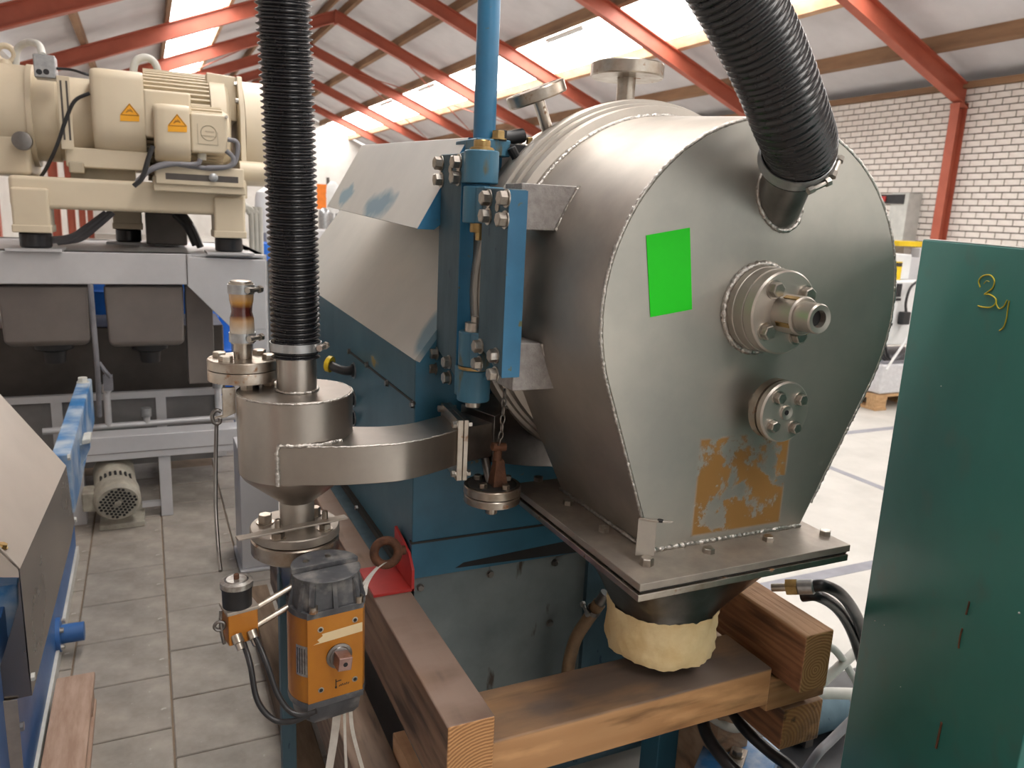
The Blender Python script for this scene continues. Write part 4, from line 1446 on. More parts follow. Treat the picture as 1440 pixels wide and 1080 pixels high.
HH = thing('hydraulic_hose', 'black hydraulic hose with brass nut and steel ferrule behind the rough block', 'hose', at(1120, 826, D=1.75))
pth = catmull([at(1140, 825, D=1.72), at(1160, 824, D=1.71), at(1185, 838, D=1.76), at(1205, 868, D=1.85), at(1218, 905, D=1.95)], 8)
obj('hose_line', MB().tube(pth, .0135, 12), 'rubber', HH)
a, b = at(1098, 826, D=1.75), at(1140, 825, D=1.72)
t = (b-a).normalized()
obj('thread_stub', MB().cyl(a-t*.02, a+t*.015, .009, seg=14), 'steel_worn', HH)
obj('hex_nut', MB().cyl(a+t*.012, a+t*.036, .019, seg=6), 'brass', HH)
obj('ferrule', MB().lathe([(.014, 0), (.017, .004), (.017, .034), (.014, .038)], a+t*.034, t, seg=20), 'zinc', HH)
cable('hydraulic_hose', [(1128, 838, 1.8), (1150, 838, 1.78), (1178, 856, 1.85), (1198, 888, 1.93), (1212, 930, 2.0)], .0135, 'rubber', 'second black hydraulic hose curving below the one with the brass nut')
cable('rubber_hose', [(985, 1000, 1.98), (995, 1035, 1.9), (1020, 1070, 1.85), (1050, 1100, 1.82)], .016, 'rubber', 'thick black rubber hose at the bottom edge below the pale timber')
cable('rubber_hose', [(1020, 985, 2.05), (1045, 1022, 1.95), (1080, 1055, 1.9), (1110, 1078, 1.86), (1130, 1100, 1.85)], .015, 'rubber', 'black rubber hose running below the lowest right timber')
cable('conduit_pipe', [(985, 995, 2.0), (1008, 1014, 2.0), (1030, 1024, 2.0), (1050, 1022, 2.0)], .011, 'pipe_white', 'cream plastic conduit curving under the pale timber', 'pipe')
cable('conduit_pipe', [(1130, 985, 2.0), (1150, 965, 2.0), (1172, 945, 2.02), (1205, 915, 2.05)], .013, 'pipe_white', 'white conduit slanting up beside the green cabinet', 'pipe')
cable('conduit_pipe', [(1150, 975, 2.15), (1175, 975, 2.15), (1215, 976, 2.15)], .016, 'pipe_white', 'level cream conduit ending at the green cabinet edge', 'pipe')
cable('conduit_pipe', [(1130, 1090, 2.05), (1150, 1060, 2.05), (1170, 1040, 2.1), (1200, 1010, 2.15)], .012, 'cable_grey', 'grey conduit under the lowest right timber', 'pipe')
cable('conduit_pipe', [(1160, 905, 2.0), (1175, 915, 2.0), (1190, 935, 2.05), (1210, 970, 2.1)], .010, 'edge_light', 'pale thin cable behind the short timber', 'cable')
FC = thing('floor_clamp', 'steel hold-down plate with a hexagon bolt on blue base at the bottom', 'clamp plate', at(1030, 1060, D=2.0))
p = at(1037, 1062, D=2.0)
T = Matrix.Translation(p) @ Matrix.Rotation(math.radians(38), 4, 'Z')
obj('clamp_plate', MB().box(-.13, .035, -.02, .02, -.012, 0, T), 'steel_dusty', FC, bevel=.0015)
bolt(p, (0, 0, 1), .014, FC, 'steel_worn', h=.014)
obj('blue_block', MB().box(-.16, .13, -.09, .09, -.16, -.013, T), 'blue_beam', FC, bevel=.003)

# ================================================================== GREEN CABINET at the right
A = V((1.425, 1.10, 0))
B = V((1.13, .58, 0))
dirv = (B-A).normalized()
nv = V((-dirv.y, dirv.x, 0))
if nv.x < 0:
    nv = -nv
GC = thing('green_cabinet', 'tall dark green steel cabinet standing at the right with yellow scribble', 'cabinet', ((A.x+B.x)/2, (A.y+B.y)/2, 0))
zA = at(1301, 335, D=(A-EYE).dot(fw)).z
Tg = Matrix(((dirv.x, nv.x, 0, A.x), (dirv.y, nv.y, 0, A.y), (0, 0, 1, 0), (0, 0, 0, 1)))
L_ = (B-A).length
zB = zA-.006
m = MB().loft([[Tg @ V(p) for p in ((0, 0, .03), (L_, 0, .03), (L_, .02, .03), (0, .02, .03))], [Tg @ V(p) for p in ((0, 0, zA), (L_, 0, zB), (L_, .02, zB), (0, .02, zA))]])
gp = obj('side_panel', m, 'green', GC, bevel=.0025, seg=3)
obj('edge_highlight', MB().prism([Tg @ V(p) for p in ((-.0015, .001, .03), (-.0015, .018, .03), (-.0015, .018, zA-.002), (-.0015, .001, zA-.002))], dirv*.002), 'edge_light', gp)  # pale strip painting the highlight along the sheet edge
obj('top_edge', MB().loft([[Tg @ V((0, y, zA+.0005)) for y in (.001, .019)]+[Tg @ V((0, y, zA+.0015)) for y in (.019, .001)], [Tg @ V((L_, y, zB+.0005)) for y in (.001, .019)]+[Tg @ V((L_, y, zB+.0015)) for y in (.019, .001)]]), 'edge_light', gp)
obj('cabinet_box', MB().loft([[Tg @ V(p) for p in ((.02, .021, .03), (L_, .021, .03), (L_, .36, .03), (.02, .36, .03))], [Tg @ V(p) for p in ((.02, .021, zA-.02), (L_, .021, zB-.02), (L_, .36, zB-.02), (.02, .36, zA-.02))]]), 'green', GC, bevel=.003)
obj('plinth', MB().box(.03, L_-.02, .03, .33, 0, .03, Tg), 'plastic_black', GC)


def on_panel(px, py):
    d = (at(px, py, D=1)-EYE)
    t = (A-EYE).dot(nv)/d.dot(nv)
    return EYE+d*t-nv*.0008


def stroke(pix, r, name, m_, parent):
    P = catmull([on_panel(*q) for q in pix], 6)
    return obj(name, MB().tube(P, r, 6), m_, parent, angle=80)


stroke([(1379, 404), (1377, 395), (1383, 388), (1393, 387), (1399, 394), (1397, 404), (1389, 411), (1385, 414), (1392, 414), (1400, 419), (1401, 426), (1394, 432), (1383, 432), (1376, 430)], .0011, 'scribble', 'yellow_crayon', gp)
stroke([(1402, 421), (1402, 428), (1406, 434), (1412, 431), (1416, 424), (1417, 422)], .0010, 'scribble', 'yellow_crayon', gp)
stroke([(1420, 423), (1418, 434), (1416, 448), (1412, 460), (1406, 465)], .0010, 'scribble', 'yellow_crayon', gp)
stroke([(1384, 399), (1388, 395), (1392, 396)], .0006, 'scribble', 'yellow_crayon', gp)
for pts in (((1364, 846), (1361, 858), (1359, 864)), ((1354, 884), (1351, 895), (1349, 908), (1349, 912))):
    stroke(pts, .0017, 'rust_slot', 'rust', gp)
stroke(((1325, 1016), (1322, 1030), (1318, 1048), (1317, 1052)), .0024, 'rust_slot', 'rust', gp)
for q, r in (((1434, 862), .0018), ((1231, 873), .0012), ((1244, 879), .0008), ((1267, 966), .001), ((1324, 543), .0012)):
    p = on_panel(*q)
    obj('paint_chip', MB().sphere(p, r, seg=8), 'edge_light', gp)

# ================================================================== GREY STAND WITH THE CREAM MACHINE (left background)
YS = 4.15
ST = thing('equipment_stand', 'grey steel stand with trays carrying the cream machine', 'stand', (0, 4.6, 0))


def pbox(x0, y0, x1, y1, Y, dep, m_=None, Yr=None):
    """box whose front face fills the photo rectangle on plane Y, going back by dep"""
    a, b = at(x0, y1, Y=Y), at(x1, y0, Y=Y)
    return (a.x, b.x, Y, Y+dep, a.z, b.z)


def part(name, root, m_, x0, y0, x1, y1, Y, dep, bevel=.004):
    return obj(name, MB().box(*pbox(x0, y0, x1, y1, Y, dep)), m_, root, bevel=bevel)


xR = at(375, 400, Y=YS).x
zt, zb = 1.334, 1.185
fb = obj('front_beam', MB().box(-1.05, .20, YS, YS+.12, zb, zt), 'stand', ST, bevel=.004)
gus = [at(*q, Y=YS) for q in ((263, 362), (374, 366), (374, 560), (352, 560), (352, 492), (263, 400))]
obj('corner_gusset', MB().prism([at(*q, Y=YS-.002) for q in ((263.5, 361), (374, 366), (374, 463), (352, 463), (325, 461), (263.5, 402))], (0, .10, 0)), 'stand', ST, bevel=.003)
obj('gusset_seam', MB().box(at(263, 380, Y=YS).x-.002, at(263, 380, Y=YS).x+.002, YS-.004, YS, zb, zt), 'dark_tank', fb)
obj('rear_beam', MB().box(-1.05, xR, YS+1.1, YS+1.22, zb, zt), 'stand', ST)
obj('top_deck', MB().box(-1.05, xR, YS+.02, YS+1.2, zt-.012, zt), 'stand', ST)
obj('side_beam', MB().box(xR-.06, xR, YS+.1, YS+1.1, zb, zt), 'stand', ST)
for x0, x1, yy in ((xR-.075, xR-.0, YS), (xR-.075, xR, YS+1.1), (-1.05, -.97, YS), (-1.05, -.97, YS+1.1)):
    obj('stand_leg', MB().box(x0, x1, yy+.0, yy+.09, 0, zb), 'stand', ST, bevel=.004)
obj('inner_post', MB().box(*pbox(266, 402, 298, 540, YS+.15, .10)), 'tray', ST, bevel=.004)
# two trays with drain spouts
for (x0, x1) in ((3, 124), (151, 258)):
    a, b = at(x0, 490, Y=YS+.05), at(x1, 402, Y=YS+.05)
    m = MB()
    cx_, cz_ = (a.x+b.x)/2, b.z
    m.loft([[V((x, y, z)) for x, y in ((a.x+i, YS+.05+i), (b.x-i, YS+.05+i), (b.x-i, YS+.45-i), (a.x+i, YS+.45-i))] for z, i in ((b.z, 0), (a.z+.02, .008), (a.z, .03))])
    tr = obj('drip_tray', m, 'tray', ST, bevel=.012)
    obj('drain_spout', MB().lathe([(.085, .0), (.085, -.03), (.05, -.045), (.045, -.10)], (cx_+.01, YS+.2, a.z), seg=24), 'plastic_black', tr)
# hidden blue drums behind the trays, dark vessel and lower tank
m = MB().box(-1.0, .38, YS+.55, YS+1.05, .50, .90)
obj('dark_vessel', m, 'dark_tank', ST, bevel=.01)
tk = obj('lower_tank', MB().box(-1.0, at(312, 600, Y=YS+.35).x, YS+.35, YS+.95, at(200, 640, Y=YS+.35).z-.05, at(200, 560, Y=YS+.35).z), 'tank_grey', ST, bevel=.004)
for x in (82, 228, 310):
    p = at(x, 600, Y=YS+.345)
    obj('tank_rib', MB().box(p.x-.025, p.x+.025, YS+.33, YS+.35, at(x, 640, Y=YS+.35).z, at(x, 556, Y=YS+.35).z), 'stand', tk)
p0, p1 = at(20, 562, Y=YS+.33), at(312, 549, Y=YS+.33)
obj('tank_rim', MB().box(p0.x-.3, p1.x, YS+.325, YS+.36, p1.z-.02, p1.z+.015), 'stand', tk)
# spray pipe rail
a, b = at(60, 607, Y=YS+.22), at(330, 586, Y=YS+.22)
rail = obj('spray_pipe', MB().cyl(a, b, .017, seg=14), 'stand', ST)
for x, yy in ((153, 545), (308, 540), (207, 580)):
    c = at(x, 598, Y=YS+.22)
    d = at(x, yy, Y=YS+.22)
    n_ = obj('riser_pipe', MB().cyl(V((c.x, c.y, a.z+(b.z-a.z)*(c.x-a.x)/(b.x-a.x))), V((c.x, c.y, d.z)), .017, seg=12), 'stand', rail)
    obj('pipe_tee', MB().cyl(V((c.x, c.y, d.z-.02)), V((c.x, c.y, d.z+.025)), .026, seg=12), 'zinc', rail)
obj('hanging_conduit', MB().tube(catmull([at(127, 400, Y=YS-.02), at(132, 460, Y=YS-.02), at(137, 520, Y=YS-.02), at(140, 585, Y=YS+.1)], 6), .012, 10), 'cable_grey', ST)
obj('bunch_cable', MB().tube(catmull([at(139, 510, Y=YS), at(148, 522, Y=YS-.02), at(155, 530, Y=YS)], 5), .01, 8).box(*pbox(146, 528, 158, 550, YS+.05, .03)), 'cable_grey', ST)
# lower beam and its two legs
z0, z1 = .322, .443
lb = obj('lower_beam', MB().box(at(105, 620, Y=YS).x, at(334, 610, Y=YS).x+.05, YS-.03, YS+.10, z0, z1), 'stand', ST, bevel=.004)
obj('beam_groove', MB().box(at(105, 620, Y=YS).x, at(334, 610, Y=YS).x+.05, YS-.032, YS-.028, z0+.035, z0+.038), 'tray', lb)
for x in (114, 236):
    c = at(x, 735, Y=YS)
    obj('stand_leg', MB().box(c.x-.028, c.x+.028, YS-.02, YS+.05, 0, z0), 'stand', ST, bevel=.003)
obj('lower_tie', MB().box(at(200, 710, Y=YS).x, at(228, 710, Y=YS).x, YS, YS+.03, .05, .075), 'stand', ST)
# blue barrels and grey cabinet seen through the stand
for i, (x, yy, lab) in enumerate(((142, 5.75, 'blue plastic drum glimpsed between the two drip trays'), (262, 5.75, 'blue plastic drum glimpsed right of the drip trays'), (318, 6.3, 'blue plastic drum behind the stand gusset'))):
    c = at(x, 450, Y=yy)
    bd = obj('plastic_drum', MB().lathe([(.20, 0), (.21, .02), (.21, .48), (.222, .50), (.21, .52), (.21, .98), (.222, 1.0), (.21, 1.02), (.21, 1.20), (.18, 1.24), (.08, 1.25)], (c.x, c.y, 0), seg=28), 'blue_plastic', None)
    tag(bd, lab, 'drum', 'blue plastic drums')
# grey steel box on the floor behind the cyclone
gb = obj('steel_box', MB().box(at(338, 700, Y=3.35).x, at(392, 700, Y=3.35).x, 3.35, 3.6, .012, .55).box(at(334, 700, Y=3.35).x, at(396, 700, Y=3.35).x, 3.33, 3.62, 0, .012), 'stand', None, bevel=.003)
tag(gb, 'upright grey steel post with foot plate behind the cyclone', 'post')

# motor under the lower beam
mc = at(165, 703, Y=3.98)
EM = thing('electric_motor', 'dirty cream electric motor with perforated fan cover on the floor', 'motor', (mc.x, 4.1, 0))
R_ = .102
ax = V((.08, -1, -.26)).normalized()
c = at(166, 708, Y=3.95)
mo = obj('fan_cover', MB().lathe([(.02, .0), (R_-.012, .0), (R_, -.014), (R_, -.10)], c, ax, seg=40), 'motor', EM)
obj('motor_body', MB().lathe([(R_-.008, -.10), (R_-.008, -.30), (.08, -.34), (.05, -.36)], c, ax, seg=32), 'motor', EM)
obj('gear_neck', MB().lathe([(.06, -.34), (.075, -.38), (.075, -.46)], c, ax, seg=24), 'motor_green', EM)
u, v, a = MB().frame(ax)
hole_me = finish(MB().cyl((0, 0, -.002), (0, 0, .0015), .0072, seg=8), 'vent_hole')
hole_me.materials.append(MATS['black_gap'])
for i in range(-5, 6):
    for j in range(-5, 6):
        x, y = (i+(j % 2)*.5)*.0175, j*.0165
        if .018 < math.hypot(x, y) < .080:
            h = add('vent_hole', hole_me, None, mo, c+u*x+v*y)
            h.rotation_mode = 'QUATERNION'
            h.rotation_quaternion = V((0, 0, 1)).rotation_difference(ax)
obj('hub_cap', MB().lathe([(.016, 0), (.014, .006), (.006, .008)], c, ax, seg=16), 'motor', mo)
for k in range(-3, 4):
    t = k*.22
    d = (V((0, 0, 1))*math.cos(t)+V((1, 0, 0))*math.sin(t)).normalized()
    q = c-ax*.07+d*(R_+.0005)
    obj('vent_slot', MB().cyl(q, q-ax*.035, .006, seg=8), 'black_gap', mo)
obj('terminal_box', MB().box(c.x-.155, c.x-.08, 4.00, 4.115, c.z-.05, c.z+.05), 'motor', EM, bevel=.01)
obj('motor_foot', MB().box(c.x-.09, c.x+.11, 4.02, 4.28, .0, .028), 'motor', EM, bevel=.004)

# ---- the cream machine
YM = 4.15
CM = thing('blower_unit', 'cream painted motor and blower unit on a base beam above the grey stand', 'machine', (0, 4.5, zt))
a = at(10, 247, Y=YM)
b = at(346, 300, Y=YM)
zb0, zb1 = at(180, 298, Y=YM).z, at(100, 250, Y=YM).z
base = obj('base_beam', MB().box(a.x, b.x, YM, YM+.16, zb0, zb1), 'cream', CM, bevel=.02, seg=3)
obj('rear_base_beam', MB().box(a.x, b.x, YM+.75, YM+.9, zb0, zb1), 'cream', CM, bevel=.02, seg=3)
obj('cross_beam', MB().box(a.x+.1, a.x+.25, YM+.1, YM+.8, zb0, zb1-.02), 'cream', CM, bevel=.01)
obj('cross_beam', MB().box(b.x-.25, b.x-.1, YM+.1, YM+.8, zb0, zb1-.02), 'cream', CM, bevel=.01)
obj('mid_plate', MB().box(a.x+.2, b.x-.05, YM+.12, YM+.8, zb1-.03, zb1-.005), 'cream', CM)
for x0, x1, yy in ((16, 70, YM-.02), (301, 345, YM-.02), (158, 199, YM+.72)):
    p, q = at(x0, 300, Y=yy), at(x1, 300, Y=yy)
    zf = at(40, 327, Y=YM).z
    zu = zb0+.09
    f_ = obj('foot_block', MB().box(p.x, q.x, yy, yy+.2, zf, zu), 'cream', CM, bevel=.012, seg=3)
    obj('foot_flange', MB().box(p.x-.004, q.x+.004, yy-.004, yy+.2, zf, zf+.035), 'cream', f_, bevel=.006)
    cx_ = (p.x+q.x)/2
    obj('rubber_mount', MB().lathe([(.06, zt+.012), (.066, zt+.02), (.066, zf-.008), (.06, zf)], (cx_, yy+.1, 0), seg=24), 'rubber', f_)
    obj('mount_plate', MB().box(cx_-.11, cx_+.11, yy-.01, yy+.22, zt+.0005, zt+.012), 'stand', f_)
# left: rounded gear housing (axis along X)
YA = 4.50
zc = at(60, 165, Y=YA).z
xa = lambda px, py=165: at(px, py, Y=YA).x
rl = at(30, 92, Y=YA).z-zc
gh = obj('gear_housing', MB().lathe([(.04, xa(-62)), (rl*.8, xa(-58)), (rl*.96, xa(-40)), (rl, xa(-20)), (rl, xa(40)), (rl*.985, xa(46))], (0, YA, zc), (1, 0, 0), seg=56), 'cream', CM, angle=45)
obj('housing_foot', MB().box(xa(-40), xa(46), YA-.20, YA+.2, zb1, zc-.1), 'cream', CM, bevel=.02)
obj('housing_flange', MB().lathe([(rl*1.03, xa(45)), (rl*1.03, xa(53)), (rl*.9, xa(53))], (0, YA, zc), (1, 0, 0), seg=56), 'cream', CM, angle=30)
obj('neck_cover', MB().lathe([(rl*.90, xa(53)), (rl*.90, xa(84)), (rl*.86, xa(84)), (rl*.86, xa(135))], (0, YA, zc), (1, 0, 0), seg=56), 'cream', CM, angle=30)
sg = at(31, 198, Y=YA-.255)
obj('sight_glass', MB().lathe([(.042, .02), (.04, -.012), (.03, -.014)], sg, (0, 1, 0), seg=24), 'steel_dark', CM)
m = MB().torus(at(8, 76, Y=YA), (0, 1, 0), .036, .014, 24, 10).cyl(at(8, 92, Y=YA)-V((0, 0, .02)), at(8, 84, Y=YA), .05, .02, seg=16)
obj('lifting_eye', m, 'cream', CM)
# slotted bracket strip
m = MB()
x0, x1 = at(83, 160, Y=YA-.33).x, at(101, 160, Y=YA-.33).x
ztop, zbot = at(90, 107, Y=YA-.33).z, at(95, 210, Y=YA-.33).z
sb_ = obj('slotted_strip', MB().box(x0, x1, YA-.335, YA-.325, zbot, ztop), 'cream', CM, bevel=.002)
for k in range(8):
    z = zbot+.04+(ztop-zbot-.06)*k/8
    for dx in (.3, .75):
        xx = x0+(x1-x0)*dx
        obj('slot', MB().box(xx-.004, xx+.004, YA-.3365, YA-.334, z, z+.032), 'dark_tank', sb_)
# grey switch box with two black knock-outs, hose loops
gbx = obj('switch_box', MB().box(*pbox(48, 78, 77, 108, YA-.33, .10)), 'zinc', CM, bevel=.006)
for x in (55, 65):
    c = at(x, 101, Y=YA-.33)
    obj('knock_out', MB().cyl(c-V((0, .002, 0)), c+V((0, .01, 0)), .012, seg=16), 'plastic_black', gbx)
obj('box_conduit', MB().tube(catmull([at(22, 92, Y=YA), at(24, 70, Y=YA), at(38, 60, Y=YA-.05), at(54, 63, Y=YA-.2), at(60, 78, Y=YA-.28)], 8), .016, 12), 'pipe_white', CM)
obj('hose_loop', MB().tube(catmull([at(187, 106, Y=YA), at(190, 88, Y=YA), at(200, 81, Y=YA), at(213, 84, Y=YA), at(221, 96, Y=YA), at(222, 116, Y=YA)], 8), .018, 12), 'pipe_white', CM)
obj('signal_cable', MB().tube(catmull([at(76, 96, Y=YA-.3), at(100, 98, Y=YA-.3), at(120, 104, Y=YA-.32), at(140, 110, Y=YA-.3)], 6), .006, 8), 'cable', CM)
obj('signal_cable', MB().tube(catmull([at(126, 131, Y=YA-.34), at(105, 142, Y=YA-.345), at(92, 170, Y=YA-.345), at(80, 205, Y=YA-.345), at(66, 235, Y=YA-.3), at(58, 248, Y=YA-.25)], 6), .008, 8), 'cable', CM)


def guard(name, x0, x1, y0, y1, Y, dep, rb=.06):
    """rounded sheet cover: stadium profile seen from the side, rounded front"""
    a_, b_ = at(x0, y1, Y=Y), at(x1, y0, Y=Y)
    w_, h_ = b_.x-a_.x, b_.z-a_.z
    prof = []
    for k in range(7):
        t = PI/2*k/6
        prof.append((rb-rb*math.sin(t), rb-rb*math.cos(t)))
    def ring(x, ins):
        P = []
        yb, yf = Y+dep, Y+ins*.5
        z0_, z1_ = a_.z+ins*.3, b_.z-ins*.2
        r = min(dep, h_)*.35
        for cx, cz, s0 in ((yf+r, z0_+r, PI), ):
            for k in range(7):
                t = PI+PI/2*k/6
                P.append(V((x, cx+r*math.cos(t), cz+r*math.sin(t))))
        P += [V((x, yb, z0_)), V((x, yb, z1_))]
        r2 = r*.35
        for k in range(7):
            t = PI/2+PI/2*k/6
            P.append(V((x, yf+r2+r2*math.cos(t), z1_-r2+r2*math.sin(t))))
        return P
    xs = [(a_.x, .05), (a_.x+.006, .025), (a_.x+.02, .008), (a_.x+.05, 0), (b_.x-.012, 0), (b_.x, .010)]
    return obj(name, MB().loft([ring(x, i) for x, i in xs]), 'cream', CM, angle=50)


g1 = guard('coupling_guard', 132, 200, 100, 213, YA-.36, .55)
obj('mount_rail', MB().box(*pbox(93, 214, 210, 234, YA-.30, .5)), 'cream', CM, bevel=.008)
obj('rail_block', MB().box(*pbox(97, 228, 118, 243, YA-.31, .4)), 'cream_dark', CM, bevel=.008)
obj('rail_plate', MB().box(*pbox(100, 240, 190, 252, YA-.22, .4)), 'cream_dark', CM)
# big motor with fins
rm = .26
zm = zc+.0
x0, x1 = at(196, 160, Y=YA).x, at(292, 160, Y=YA).x
mbdy = obj('motor_frame', MB().lathe([(rm*.8, x0), (rm*.92, x0+.02), (rm*.92, x1), (rm*.7, x1+.03)], (0, YA, zm), (1, 0, 0), seg=40), 'cream', CM, angle=40)
for k in range(30):
    t = math.radians(95+k*5.8)
    d = V((0, math.cos(t), math.sin(t)))
    w_ = d.cross(V((1, 0, 0)))*.004
    q = V((0, YA, zm))
    m = MB()
    p0_ = [q+d*rm*.9-w_, q+d*rm*.9+w_, q+d*rm*1.04+w_, q+d*rm*1.04-w_]
    m.prism([p+V((x0+.025, 0, 0)) for p in p0_], (x1-x0-.03, 0, 0))
    obj('cooling_fin', m, 'cream', mbdy)
tbx = obj('terminal_box', MB().box(*pbox(204, 131, 268, 192, YA-.36, .14)), 'cream', CM, bevel=.012)
obj('fan_hood', MB().lathe([(rm*1.05, x1), (rm*1.05, x1+.07), (rm*.95, x1+.09)], (0, YA, zm), (1, 0, 0), seg=40), 'cream', CM, angle=40)
# small motor in front with its own guard
YB = YA-.46
g2 = guard('belt_guard', 219, 266, 148, 226, YB, .3)
x0, x1 = at(262, 190, Y=YB+.15).x, at(322, 190, Y=YB+.15).x
zs = at(290, 190, Y=YB+.15).z
sm = obj('small_motor', MB().lathe([(.12, x0), (.125, x1-.03), (.11, x1), (.06, x1+.005)], (0, YB+.2, zs), (1, 0, 0), seg=32), 'cream', CM, angle=40)
for k in range(16):
    t = math.radians(100+k*11)
    d = V((0, math.cos(t), math.sin(t)))
    w_ = d.cross(V((1, 0, 0)))*.003
    q = V((0, YB+.2, zs))
    p0_ = [q+d*.118-w_, q+d*.118+w_, q+d*.137+w_, q+d*.137-w_]
    obj('cooling_fin', MB().prism([p+V((x0+.01, 0, 0)) for p in p0_], (x1-x0-.04, 0, 0)), 'cream', sm)
tb2 = obj('terminal_box', MB().box(*pbox(269, 162, 320, 214, YB+.02, .12)), 'cream', CM, bevel=.012, seg=3)
emb = at(292, 188, Y=YB+.02)
m = MB().torus(emb+V((.005, -.001, .004)), (0, 1, 0), .034, .0022, 24, 6).box(emb.x-.045, emb.x+.045, emb.y-.002, emb.y, emb.z-.05, emb.z-.047).box(emb.x-.045, emb.x-.042, emb.y-.002, emb.y, emb.z-.05, emb.z+.042).box(emb.x+.042, emb.x+.045, emb.y-.002, emb.y, emb.z-.05, emb.z+.01).box(emb.x-.03, emb.x+.03, emb.y-.002, emb.y, emb.z-.012, emb.z-.008).box(emb.x-.01, emb.x+.03, emb.y-.002, emb.y, emb.z+.008, emb.z+.012)
obj('cast_emblem', m, 'cream_dark', tb2)
for dx, dz in ((-.088, .07), (.085, .07)):
    bolt(emb+V((dx, 0, dz+.012)), (0, -1, 0), .008, tb2, 'bolt', washer=False)
obj('box_gland', MB().cyl(at(284, 213, Y=YB+.08), at(284, 225, Y=YB+.08), .02, seg=16), 'pipe_white', tb2)
for k, pts in enumerate((((320, 196), (333, 200), (334, 215), (327, 232), (300, 237), (270, 234), (235, 230), (212, 238), (194, 256)), ((318, 212), (328, 222), (322, 234), (290, 236)), ((282, 224), (275, 231), (240, 231), (210, 240), (192, 256)), ((215, 205), (208, 225), (200, 250), (188, 262)))):
    obj('power_lead', MB().tube(catmull([at(a_, b_, Y=YB-.005-.012*k) for a_, b_ in pts], 6), .011, 10), 'cable_grey' if k < 3 else 'cable', CM)
obj('motor_plate', MB().box(*pbox(219, 238, 343, 258, YB+.0, .35)), 'cream', CM, bevel=.006)
obj('plate_slot', MB().box(*pbox(233, 249, 335, 252, YB-.001, .01)), 'dark_tank', CM)
pv = at(300, 250, Y=YB-.001)
obj('pivot_bolt', MB().lathe([(.02, 0), (.02, -.012), (.012, -.016)], pv, (0, 1, 0), seg=20), 'zinc', CM)
obj('motor_riser', MB().box(*pbox(216, 254, 346, 268, YB+.02, .35)), 'cream', CM, bevel=.006)
# right end: big drum cover with plate
xp = at(338, 180, Y=YA).x
xe = at(402, 180, Y=YA).x
rc = .262
zcv = at(350, 190, Y=YA).z
obj('rotor_cover', MB().lathe([(rc, xp), (rc, xe), (rc*.96, xe+.02), (.1, xe+.03)], (0, YA, zcv), (1, 0, 0), seg=56), 'cream', CM, angle=30)
m = MB()
P = [(YA+.27, zcv-.33), (YA-.28, zcv-.33), (YA-.28, zcv+.08), (YA-.17, zcv+.265), (YA+.27, zcv+.265)]
m.prism([(xp-.03, y, z) for y, z in P], (.025, 0, 0))
ep = obj('end_plate', m, 'cream', CM, bevel=.004)
m = MB().prism([(xp-.17, YA-.16, zcv+.05), (xp-.03, YA-.16, zcv+.05), (xp-.03, YA-.16, zcv+.262), (xp-.17, YA-.16, zcv+.27)], (0, .4, 0))
obj('inlet_box', m, 'cream', CM, bevel=.006)
for y, z in ((YA-.235, zcv+.14), (YA-.185, zcv+.225)):
    bolt((xp-.031, y, z), (-1, 0, 0), .012, ep, 'bolt')
c = at(357, 242, Y=YA-.30)
obj('cover_latch', MB().cyl(c-V((.07, 0, 0)), c+V((.05, 0, 0)), .05, seg=24), 'cream', CM)
obj('latch_bolt', MB().cyl(c+V((.05, 0, .01)), c+V((.075, 0, .01)), .015, seg=6), 'bolt', CM)
# warning stickers
for root_, cx_, cy_, Y in ((g1, 182, 160, YA-.362), (g2, 249, 175, YB-.002)):
    s1 = obj('warning_label', MB().prism([at(cx_+dx, cy_+dy, Y=Y) for dx, dy in ((-13, 10), (14, 11), (14, 2), (0, -15), (-13, 1))], (0, -.001, 0)), 'warn', root_)
    s1['label'] = 'orange yellow warning triangle label'
    m = MB()
    for (x0_, y0_, x1_, y1_) in ((-12, 1, 13, 2.5), (13, 2.5, 0, -14), (0, -14, -12, 1), (-5, -2, 3, -6), (-3, -6, 5, -2.5), (0, -7, 4, -4), (-4, -4, 4, -4)):
        m.cyl(at(cx_+x0_, cy_+y0_, Y=Y-.0012), at(cx_+x1_, cy_+y1_, Y=Y-.0012), .0022, seg=5)
    obj('label_print', m, 'ink_orange', s1)
# dark clutter under the base beam
for k, pts in enumerate((((70, 338), (100, 334), (120, 322), (150, 300)), ((80, 340), (112, 335), (135, 318), (158, 298)), ((245, 300), (262, 318), (275, 345)), ((255, 298), (270, 320), (282, 348)))):
    obj('power_lead', MB().tube(catmull([at(a_, b_, Y=YM+.35) for a_, b_ in pts], 6), .018, 8), 'cable_grey' if k < 2 else 'cable', CM)
ob = obj('oil_sump', MB().box(*pbox(206, 300, 262, 344, YM+.5, .4)), 'dark_tank', CM, bevel=.01)

# ================================================================== NEAR LEFT: blue conveyor frame with a stainless hood
XB = -.25
CVR = thing('conveyor_frame', 'blue steel conveyor frame under a folded stainless hood at the left edge', 'conveyor', (-.4, 2.6, 0))
zt2 = at(130, 531, X=XB).z
yE = at(130, 531, X=XB).y
yE = 3.85
pE = at(129, 532, Y=yE)
obj('upper_beam', MB().box(pE.x-.055, pE.x, 2.70, yE, pE.z-.20, pE.z), 'blue_beam', CVR, bevel=.006)
bolt((pE.x-.03, yE-.08, pE.z), (0, 0, 1), .02, CVR, 'pipe_white', h=.02)
gz = at(125, 622, Y=yE-.2)
obj('corner_bracket', MB().prism([at(*q, Y=3.05) for q in ((100, 628), (127, 623), (127, 630), (101, 688))], (0, .02, 0)), 'blue_beam', CVR, bevel=.002)
obj('bracket_pad', MB().prism([at(*q, Y=3.02) for q in ((114, 626), (127, 624), (127, 617), (115, 619))], (0, .10, 0)), 'pipe_white', CVR, bevel=.004)
